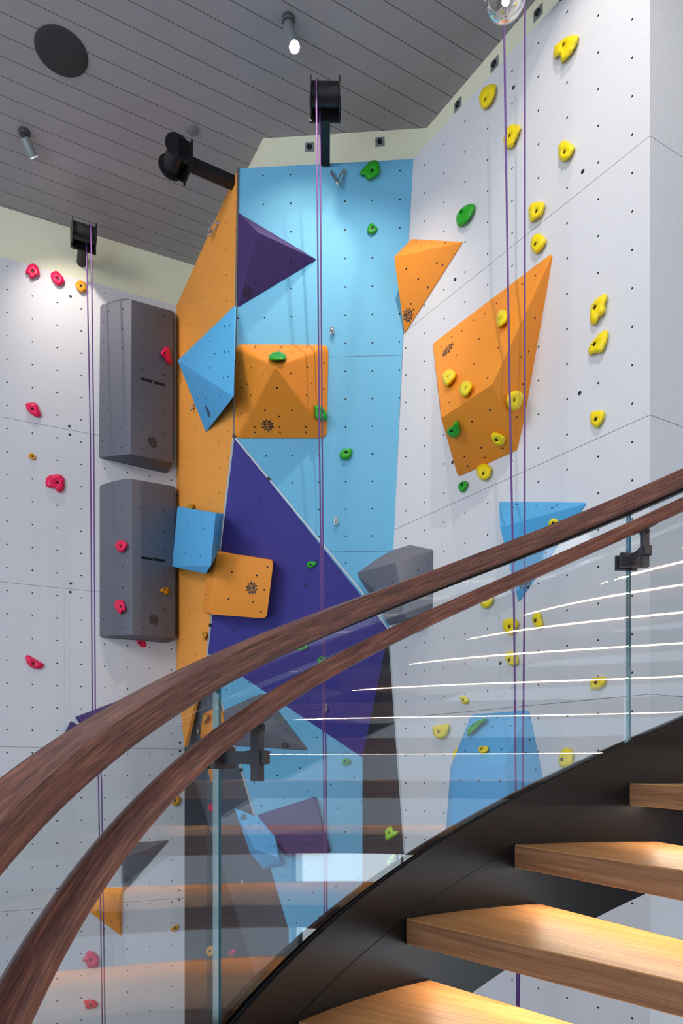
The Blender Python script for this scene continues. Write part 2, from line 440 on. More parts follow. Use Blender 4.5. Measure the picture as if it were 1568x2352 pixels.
# ------------------------------------------------------------------ volumes bolted to the wall
VOL = {}
def round_poly(P, r):
    if not r: return P
    out = []; n = len(P)
    for i in range(n):
        a, b, c = P[i-1], P[i], P[(i+1) % n]
        u = (a-b); w = (c-b); k = min(r, u.length*.4, w.length*.4); u.normalize(); w.normalize()
        p0, p1 = b+u*k, b+w*k
        for t in (0, .2, .4, .6, .8, 1): out.append((p0*(1-t)**2+b*2*t*(1-t)+p1*t*t))
    return out
def volume(key, name, label, pl, base, tops, mat, rc=.1, bev=.05, group=None, rt=0):
    B = round_poly([pl.hit(x, y) for x, y in base], rc*S)
    bm = bmesh.new()
    pts = [b-pl.n*.004 for b in B]+[b+pl.n*.008 for b in B]+round_poly([pl.hit(x, y, h) for x, y, h in tops], rt*S)
    for p in pts: bm.verts.new(p)
    r = bmesh.ops.convex_hull(bm, input=bm.verts[:])
    bmesh.ops.delete(bm, geom=[g for g in r['geom_interior'] if isinstance(g, bmesh.types.BMVert) and g.is_valid], context='VERTS')
    bmesh.ops.delete(bm, geom=[v for v in bm.verts if not v.link_faces], context='VERTS')
    bmesh.ops.dissolve_limit(bm, angle_limit=math.radians(3), verts=bm.verts[:], edges=bm.edges[:])
    es = [e for e in bm.edges if len(e.link_faces) == 2 and math.degrees(e.calc_face_angle(0)) > 16
          and all((v.co-pl.p).dot(pl.n) > .006 for v in e.verts[:1]+e.verts[1:]) | any((v.co-pl.p).dot(pl.n) > .03 for v in e.verts)]
    if bev: bmesh.ops.bevel(bm, geom=es, offset=bev*S, segments=3, affect='EDGES', profile=.5, clamp_overlap=True)
    bmesh.ops.recalc_face_normals(bm, faces=bm.faces[:])
    org = pl.hit(sum(b[0] for b in base)/len(base), sum(b[1] for b in base)/len(base))
    VOL[key] = BVHTree.FromBMesh(bm)
    me = bpy.data.meshes.new(name)
    for v in bm.verts: v.co -= org
    bm.to_mesh(me); bm.free(); me.materials.append(mat)
    o = bpy.data.objects.new(name, me); C.objects.link(o); o.location = org
    if bev: sharp(o, 25)
    return meta(o, label, 'climbing volume', group)
def on(key, x, y):
    """camera ray onto a volume or a wall plane -> point, normal"""
    if isinstance(key, Plane): return key.hit(x, y), key.n
    bv = VOL.get(key) or SURF[key]
    loc, nor, _, _ = bv.ray_cast(O, ray(x, y).normalized())
    if loc is None:
        loc, nor, _, _ = bv.find_nearest(O+ray(x, y)*4.9)
    if nor.dot(O-loc) < 0: nor = -nor
    return loc, nor
def frame(n, rot=0):
    u = Vector((0, 0, 1)); v = (u-n*u.dot(n)).normalized(); h = v.cross(n).normalized()
    c, s = math.cos(math.radians(rot)), math.sin(math.radians(rot))
    return h*c+v*s, v*c-h*s
def holes(vol, key, pts, r=.04, crop=None):
    r *= .78
    mb = MB()
    for x, y in pts:
        if crop: x, y = crop[0]+x/crop[2], crop[1]+y/crop[2]
        p, n = on(key, x, y); h, v = frame(n)
        vs = [p+n*.0012+(h*math.cos(t*math.pi/7)+v*math.sin(t*math.pi/7))*r*S for t in range(14)]
        mb.add(vs+[q-n*.004 for q in vs], [tuple(range(14))]+[(i, i+14, (i+1) % 14+14, (i+1) % 14) for i in range(14)])
    o = mb.build('bolt_holes', M['black'], vol); o['kind'] = 'stuff'
def logo(vol, key, x, y, mat, r=.225, rot=0):
    p, n = on(key, x, y); h, v = frame(n, rot); r *= S; mb = MB()
    P = lambda a, b, z: p+n*z+h*a*r+v*b*r
    ring = []
    for i in range(10):
        for da, rr in ((-.24, .78), (-.15, .8), (-.13, 1), (.13, 1), (.15, .8), (.24, .78)):
            t = 2*math.pi*(i+da*1.05)/10+math.pi/2; ring.append((rr*math.cos(t), rr*math.sin(t)))
    k = len(ring)
    mb.add([P(a, b, .0014) for a, b in ring]+[P(a, b, -.002) for a, b in ring], [tuple(range(k))]+[(i, i+k, (i+1) % k+k, (i+1) % k) for i in range(k)])
    def quad(a0, b0, a1, b1, w):
        d = Vector((a1-a0, b1-b0)); d.normalize(); q = Vector((-d.y, d.x))*w/2
        mb.add([P(a0+q.x, b0+q.y, .0019), P(a0-q.x, b0-q.y, .0019), P(a1-q.x, b1-q.y, .0019), P(a1+q.x, b1+q.y, .0019)], [(0, 1, 2, 3)], 1)
    for i in range(28):
        t0, t1 = 2*math.pi*i/28, 2*math.pi*(i+1)/28
        quad(.61*math.cos(t0), .61*math.sin(t0), .61*math.cos(t1), .61*math.sin(t1), .07)
    quad(-.6, 0, .6, 0, .06)
    for s_ in ((-.15, .1, -.15, .46), (-.15, .43, .1, .43), (.1, .45, .14, .3), (-.15, .27, .12, .27), (.0, .27, .16, .1),
               (-.22, -.12, -.12, -.45), (-.12, -.45, 0, -.18), (0, -.18, .12, -.45), (.12, -.45, .22, -.12)):
        quad(*s_, .09)
    mb.build('gear_logo', [M['logo'], mat], vol)

o = volume('V1', 'climbing_volume', 'dark purple triangular pyramid volume high on the light blue panel', PB, [(547, 490), (726, 597), (546, 706)], [(592, 534, 1.4)], M['v_purple'], .05)
holes(o, 'V1', [(1145, 80), (1075, 233)], crop=(400, 400, 1)) if False else None
holes(o, 'V1', [(608, 575), (621, 611), (668, 601), (677, 611), (632, 638), (586, 651), (551, 590), (562, 560)], .035)
logo(o, 'V1', 569, 672, M['v_purple'])
o = volume('V2', 'climbing_volume', 'light blue angular volume hanging on the orange panel', PO, [(541, 703), (418, 830), (474, 992), (538, 905)], [(408, 828, 1.3), (536, 911, .55)], M['v_blue'], .06)
holes(o, 'V2', [(516, 749), (527, 747), (482, 784), (441, 821), (494, 812), (515, 809), (525, 807), (481, 845), (513, 867), (524, 866), (432, 864), (471, 891), (454, 915), (472, 915), (504, 910)], .04)
logo(o, 'V2', 477, 945, M['v_blue'], rot=20)
o = volume('V3', 'climbing_volume', 'large square orange pyramid volume in the middle of the light blue panel', PB, [(542, 792), (754, 793), (750, 1007), (538, 1007)], [(632, 843, 2.1)], M['v_orange'], .26, 0)
holes(o, 'V3', [(305, 230), (300, 253), (700, 230), (690, 252), (1078, 227), (1071, 250), (668, 299), (456, 330), (862, 330), (106, 463), (64, 490), (243, 553), (420, 644), (98, 850),
     (58, 876), (186, 800), (235, 971), (90, 1248), (50, 1274), (832, 640), (1083, 547), (1334, 477), (1150, 788), (1322, 871), (1071, 963), (626, 855), (447, 1189),
     (853, 1185), (657, 1285), (288, 1443), (667, 1443), (1056, 1442), (294, 1522), (672, 1522), (1058, 1520)], .04, (540, 760, 6.533))
logo(o, 'V3', 614, 977, M['v_orange'], .235)
o = volume('V4', 'climbing_volume', 'small orange wedge volume with a point at the left, beside the light blue edge', PR, [(946, 550), (1063, 557), (930, 766)], [(905, 590, .95)], M['v_orange'], .05)
holes(o, 'V4', [(933, 617), (960, 641), (1003, 604), (1016, 608), (982, 660), (943, 698), (950, 711), (955, 555), (990, 556), (965, 565), (1022, 558)], .04)
logo(o, 'V4', 937, 724, M['v_orange'])
def planar(pl, x, y, p, q, r):
    """height over the wall where the view line of pixel x, y meets the plane of three points"""
    f = Plane(p, q, r); v = f.hit(x, y); return (v-pl.p).dot(pl.n)/S
ap5 = PR.hit(1131, 882, 1.7); l5 = planar(PR, 1014, 960, PR.hit(1270, 582), PR.hit(995, 790), ap5); L5 = PR.hit(1014, 960, l5)
r5 = planar(PR, 1187, 1034, PR.hit(1053, 1095), L5, ap5)
print('V5 heights', l5, r5)
o = volume('V5', 'climbing_volume', 'biggest orange volume, long and angular, on the white right wall', PR, [(1270, 582), (995, 790), (1014, 960), (1053, 1095), (1187, 1034), (1204, 962)], [(1131, 882, 1.7), (1014, 960, max(0, l5)), (1187, 1034, max(0, r5))], M['v_orange'], .12)
cB = (900, 500, 2.347)
holes(o, 'V5', [(772, 313), (702, 358), (564, 461), (499, 518), (438, 555), (376, 613), (469, 655), (573, 700), (322, 642), (264, 697), (347, 742), (442, 789), (516, 862), (309, 995),
     (697, 751), (770, 542), (737, 721), (706, 898), (672, 1075), (528, 1037), (430, 1098), (480, 1240), (390, 1288), (596, 1244), (500, 1294), (408, 1340)], .038, cB)
logo(o, 'V5', 1028, 803, M['v_orange'], .26)
o = volume('V6', 'climbing_volume', 'light blue wedge volume on the white right wall, crossed by the wooden rails', PR, [(1147, 1153), (1348, 1155), (1192, 1383)], [(1148, 1211, 1.25)], M['v_blue'], .08)
holes(o, 'V6', [(672, 140), (778, 142), (862, 158), (887, 143), (652, 154), (720, 175), (652, 216), (830, 399)], .04, (900, 1100, 2.347))
logo(o, 'V6', 1203, 1338, M['v_blue'], rot=180)
o = volume('V7', 'climbing_volume', 'tall light blue trapezoid volume low on the right wall above the stringer', PR, [(1084, 1642), (1215, 1631), (1262, 1860), (1225, 2010), (1018, 2010), (1036, 1760)], [(1042, 1760, 1.1), (1156, 1760, 1.5), (1190, 1990, 1.3), (1030, 1990, 1.1)], M['v_blue'], .14)
holes(o, 'V7', [(615, 1053), (585, 1122), (725, 1115), (368, 1312), (650, 1301), (845, 1326), (872, 1222), (918, 1456), (326, 1543), (475, 1545), (640, 1545)], .04, (960, 1340, 3.4087))
o = volume('V8', 'climbing_volume', 'slate grey block volume behind the top wooden rail, right of the light blue panel', PR, [(852, 1279), (943, 1252), (995, 1263), (993, 1410), (893, 1436), (860, 1385)], [(815, 1317, 1.0), (907, 1292, 1.3), (935, 1420, 1.0)], M['v_grey'], .08)
holes(o, 'V8', [(1518, 499), (1463, 548), (1310, 620), (1201, 647), (1300, 782), (1415, 760), (1197, 490), (1287, 465)], .035, (400, 1100, 2.613))
logo(o, 'V8', 918, 1391, M['v_grey'])
o = volume('V9', 'climbing_volume', 'orange box volume with a gear logo sitting on the purple panel', PP, [(480, 1262), (628, 1286), (610, 1421), (466, 1408)], [(498, 1270, .75), (628, 1287, .7), (612, 1421, .75), (480, 1411, .8), ], M['v_orange'], .1, .07, None, .22)
holes(o, 'V9', [(346, 558), (495, 579), (326, 720), (474, 737), (559, 529), (540, 666), (521, 799), (210, 557), (193, 693)], .045, (400, 1100, 2.613))
logo(o, 'V9', 578, 1351, M['v_orange'], .25)
o = volume('V10', 'climbing_volume', 'light blue box volume on the orange panel above the orange box', PO, [(409, 1163), (512, 1180), (504, 1262), (471, 1318), (396, 1302)], [(409, 1163, .8), (495, 1179, .85), (484, 1300, .8), (472, 1318, .6), (396, 1301, .8)], M['v_blue'], .05, .08)
c6 = (0, 1100, 2.8)
holes(o, 'V10', [(1206, 300), (1308, 322), (1188, 473), (1288, 496), (1419, 277), (1403, 337), (1400, 422)], .045, c6)
GG = None
def tall_block(key, label, base, tops, slot, lg, hpts, crop):
    o = volume(key, 'climbing_volume', label, PL, base, tops, M['v_grey'], .12, .07)
    holes(o, key, hpts, .038, crop); logo(o, key, *lg, M['v_grey'], .26)
    (x0, y0), (x1, y1) = slot
    a, n = on(key, x0, y0); b, _ = on(key, x1, y1); h = (b-a).normalized(); v = n.cross(h)
    mb = MB(); ring = []
    for i in range(9): t = math.pi/2+math.pi*i/8; ring.append(a+(h*math.cos(t)+v*math.sin(t))*.0115)
    for i in range(9): t = -math.pi/2+math.pi*i/8; ring.append(b+(h*math.cos(t)+v*math.sin(t))*.0115)
    k = len(ring)
    mb.add([q+n*.0015 for q in ring]+[q-n*.01 for q in ring], [tuple(range(k))]+[(i, i+k, (i+1) % k+k, (i+1) % k) for i in range(k)])
    sl = mb.build('slot', M['black'], o)
    m2 = MB(); m2.lathe((a+b)/2+n*.001-v*.004, n, [(0, .005), (.004, .004)], 10); m2.build('bolt', M['steel'], sl, True)
c3 = (0, 560, 2.8)
tall_block('V11', 'tall grey prism volume at the top of the white left wall', [(230, 702), (282, 686), (399, 716), (399, 1060), (384, 1088), (227, 1052)],
     [(258, 696, .9), (302, 688, 1.75), (397, 717, .75), (397, 1063, .75), (299, 1043, 1.75), (258, 1047, .9)], ((325, 870), (376, 884)), (350, 1016),
     [(700, 435), (667, 507), (697, 565), (665, 634), (696, 691), (663, 758), (694, 817), (661, 885), (693, 943), (659, 1011), (691, 1070), (658, 1137), (690, 1197), (657, 1264), (688, 1326),
      (790, 419), (789, 545), (787, 672), (785, 798), (784, 925), (783, 1054), (782, 1181), (780, 1310), (914, 425), (914, 550), (913, 677), (911, 804), (910, 931), (908, 1058), (908, 1184), (907, 1318),
      (1056, 467), (1055, 594), (1054, 843), (1051, 968), (1050, 1093), (1050, 1218), (1049, 1349)], c3)
tall_block('V12', 'tall slate grey prism volume on the left wall under the other tall one', [(229, 1115), (290, 1100), (401, 1118), (403, 1464), (386, 1477), (229, 1464)],
     [(258, 1106, .9), (302, 1100, 1.75), (400, 1119, .75), (402, 1466, .75), (304, 1458, 1.75), (258, 1460, .9)], ((327, 1281), (376, 1288)), (353, 1424),
     [(694, 68), (661, 137), (694, 198), (661, 266), (695, 325), (662, 392), (696, 453), (661, 517), (696, 580), (662, 646), (696, 707), (663, 772), (696, 835), (665, 902), (696, 966),
      (784, 59), (784, 186), (785, 314), (788, 570), (789, 698), (789, 957), (909, 59), (911, 186), (912, 314), (912, 442), (914, 570), (914, 698), (915, 826), (917, 960),
      (1051, 84), (1052, 212), (1054, 337), (1055, 463), (1055, 590), (1056, 842), (1058, 973)], c6)
o = volume('V13', 'climbing_volume', 'purple wedge volume on the left wall, upper of the pair above the wooden rail', PL, [(172, 1647), (318, 1592), (345, 1640), (195, 1678)], [(180, 1650, .35), (318, 1594, .35), (345, 1640, .5), (205, 1676, .5)], M['v_purple'], .06)
holes(o, 'V13', [(533, 1535), (560, 1537), (658, 1490), (777, 1445)], .035, c6)
o = volume('V13b', 'climbing_volume', 'small purple wedge volume on the left wall, lower of the pair beside the rail', PL, [(162, 1656), (188, 1671), (215, 1712), (132, 1715)], [(163, 1660, .3), (187, 1674, .35), (210, 1712, .4), (136, 1714, .4)], M['v_purple'], .05)
holes(o, 'V13b', [(453, 1608), (455, 1632)], .035, c6)
c1 = (0, 1700, 3.136)
o = volume('V14', 'climbing_volume', 'grey triangle volume behind the glass low on the left wall', PL, [(279, 1937), (388, 1930), (281, 2052)], [(286, 1970, .6)], M['v_grey'], .08)
logo(o, 'V14', 296, 2023, M['v_grey'], .17)
o = volume('V15', 'climbing_volume', 'orange triangle volume behind the glass low on the left wall', PL, [(204, 2093), (240, 2038), (282, 2040), (279, 2150)], [(268, 2080, .5)], M['v_orange'], .08)
holes(o, 'V15', [(755, 1187), (825, 1123), (843, 1265), (798, 1307), (705, 1229)], .035, c1)
c2 = (400, 1550, 3.136)
o = volume('V16', 'climbing_volume', 'grey triangle volume behind the rails on the lower light blue panel', PLB, [(512, 1632), (606, 1590), (709, 1724), (520, 1712)], [(592, 1666, .7)], M['v_grey'], .2, .02)
holes(o, 'V16', [(733, 352), (672, 462), (812, 383), (748, 510)], .035, c2)
logo(o, 'V16', 655, 1713, M['v_grey'], .17)
o = volume('V17', 'climbing_volume', 'orange faceted volume behind the glass joint on the grey panel', PG, [(467, 1640), (505, 1621), (521, 1655), (522, 1740), (503, 1780), (486, 1798), (461, 1690)], [(490, 1660, .6), (500, 1740, .4)], M['v_orange'], .1)
o = volume('V18', 'climbing_volume', 'light blue angular volume behind the glass beside the low purple volume', PLB, [(539, 1856), (585, 1874), (627, 1893), (652, 1988), (604, 1996), (574, 1957)], [(560, 1890, .2), (585, 1950, .6), (640, 1970, .6)], M['v_blue'], .08)
holes(o, 'V18', [(683, 1245), (720, 1235), (543, 1090), (610, 1066), (613, 1125), (530, 1031)], .035, c2)
logo(o, 'V18', 559, 1876, M['v_blue'], .15)
o = volume('V19', 'climbing_volume', 'purple slab volume low on the light blue panel behind the glass', PLB, [(590, 1872), (726, 1829), (760, 1957), (741, 1965), (654, 1967), (628, 1892)], [(634, 1890, .35), (724, 1836, .4), (752, 1958, .45), (662, 1966, .4)], M['v_purple'], .1, .05, None, .12)
holes(o, 'V19', [(755, 1074), (995, 1004), (895, 1031), (1046, 1178), (947, 1212), (808, 1251)], .035, c2)

# ------------------------------------------------------------------ climbing holds
def resample(P, m):
    n = len(P); out = []
    for i in range(n):
        p0, p1, p2, p3 = P[i-1], P[i], P[(i+1) % n], P[(i+2) % n]
        for k in range(6):
            t = k/6
            out.append(tuple(.5*(2*p1[j]+(p2[j]-p0[j])*t+(2*p0[j]-5*p1[j]+4*p2[j]-p3[j])*t*t+(3*p1[j]-p0[j]-3*p2[j]+p3[j])*t**3) for j in (0, 1)))
    L_ = [0]
    for a, b in zip(out, out[1:]+out[:1]): L_.append(L_[-1]+math.hypot(a[0]-b[0], a[1]-b[1]))
    res = []; j = 0
    for i in range(m):
        d = L_[-1]*i/m
        while L_[j+1] < d: j += 1
        a, b = out[j], out[(j+1) % len(out)]; t = (d-L_[j])/max(1e-9, L_[j+1]-L_[j])
        res.append((a[0]+(b[0]-a[0])*t, a[1]+(b[1]-a[1])*t))
    return res
COLN = {'y': ('h_yellow', 'yellow holds'), 'g': ('h_green', 'green holds'), 'p': ('h_pink', 'pink holds'), 'm': ('h_mustard', 'mustard holds'), 'l': ('h_lime', 'lime holds')}
hold_no = [0]
def hold(col, key, crop, outline, bolt, label, hs=1.0):
    hold_no[0] += 1; sd = hold_no[0]*3.7
    P = [(crop[0]+x/crop[2], crop[1]+y/crop[2]) for x, y in outline]; bx, by = crop[0]+bolt[0]/crop[2], crop[1]+bolt[1]/crop[2]
    m = 36; R = resample(P, m)
    c, n = on(key, bx, by)
    def pr(x, y, h):
        d = ray(x, y); t = (c+n*h-O).dot(n)/d.dot(n); return O+d*t
    cx = sum(p[0] for p in R)/m; cy = sum(p[1] for p in R)/m
    mr = sum((pr(x, y, 0)-pr(cx, cy, 0)).length for x, y in R)/m
    H = min(mr*.75, .046)*hs
    layers = [(1.0, -.02), (1.0, .14), (.985, .34), (.93, .58), (.83, .78), (.7, .92), (.58, .99), (.5, 1.0)]
    vs = []; rb = min(.0112, mr*.3)
    for li, (rf, hf) in enumerate(layers):
        w = li/(len(layers)-1)
        ccx, ccy = cx+(bx-cx)*w, cy+(by-cy)*w
        for x, y in R:
            p = pr(ccx+(x-ccx)*rf, ccy+(y-ccy)*rf, H*hf*.98)
            if li > 0:
                nz = noise.noise(p*55+Vector((sd, 0, 0)))*.2+noise.noise(p*120+Vector((0, sd, 0)))*.1
                p += n*H*nz*min(1, (1-w)*2.2)*.9
            vs.append(p)
    cc = pr(bx, by, H*.95); h_, v_ = frame(n)
    base = [(r_-cc) for r_ in vs[-m:]]
    rim = []
    for d in base:
        d = d-n*d.dot(n); rim.append(cc+d.normalized()*rb*1.2)
    vs += rim
    vs += [cc+(q-cc).normalized()*rb-n*.004 for q in rim]
    vs += [cc+(q-cc).normalized()*rb*.95-n*H*.6 for q in rim]
    fs = []; nl_ = len(layers)+3
    for j in range(nl_-1):
        for i in range(m):
            k = (i+1) % m; fs.append((j*m+i, j*m+k, (j+1)*m+k, (j+1)*m+i))
    fs.append(tuple(range((nl_-1)*m, nl_*m)))
    mt, _ = COLN[col]
    org = c
    ob = link('climbing_hold', vs, fs, M[mt], origin=org)
    bm = bmesh.new(); bm.from_mesh(ob.data); bmesh.ops.recalc_face_normals(bm, faces=bm.faces[:])
    bm.to_mesh(ob.data); bm.free(); sharp(ob, 60)
    meta(ob, label, 'climbing hold', None)
    mb = MB(); mb.lathe(cc-n*H*.55, n, [(0, rb*.97), (H*.36, rb*.97), (H*.38, rb*.6), (H*.3, rb*.55)], 14)
    mb.build('bolt', M['clamp'], ob)
cA = (1060, 60, 5.227); cC = (1060, 430, 4.3556); cD = (1000, 800, 3.733); cE = (960, 1340, 3.4087); cF = (690, 360, 7.467)
cG = (540, 760, 6.533); cH = (680, 900, 5.6); c7 = (400, 1100, 2.613); cI = (700, 1460, 4.4375); cJ = (30, 590, 7.84)
cK = (40, 900, 9.407); cL = (230, 1220, 8.2526); c8 = (900, 1100, 2.347); cR = (784, 0, 2); c3b = (400, 1950, 3.136); cM = (420, 1600, 7.84)
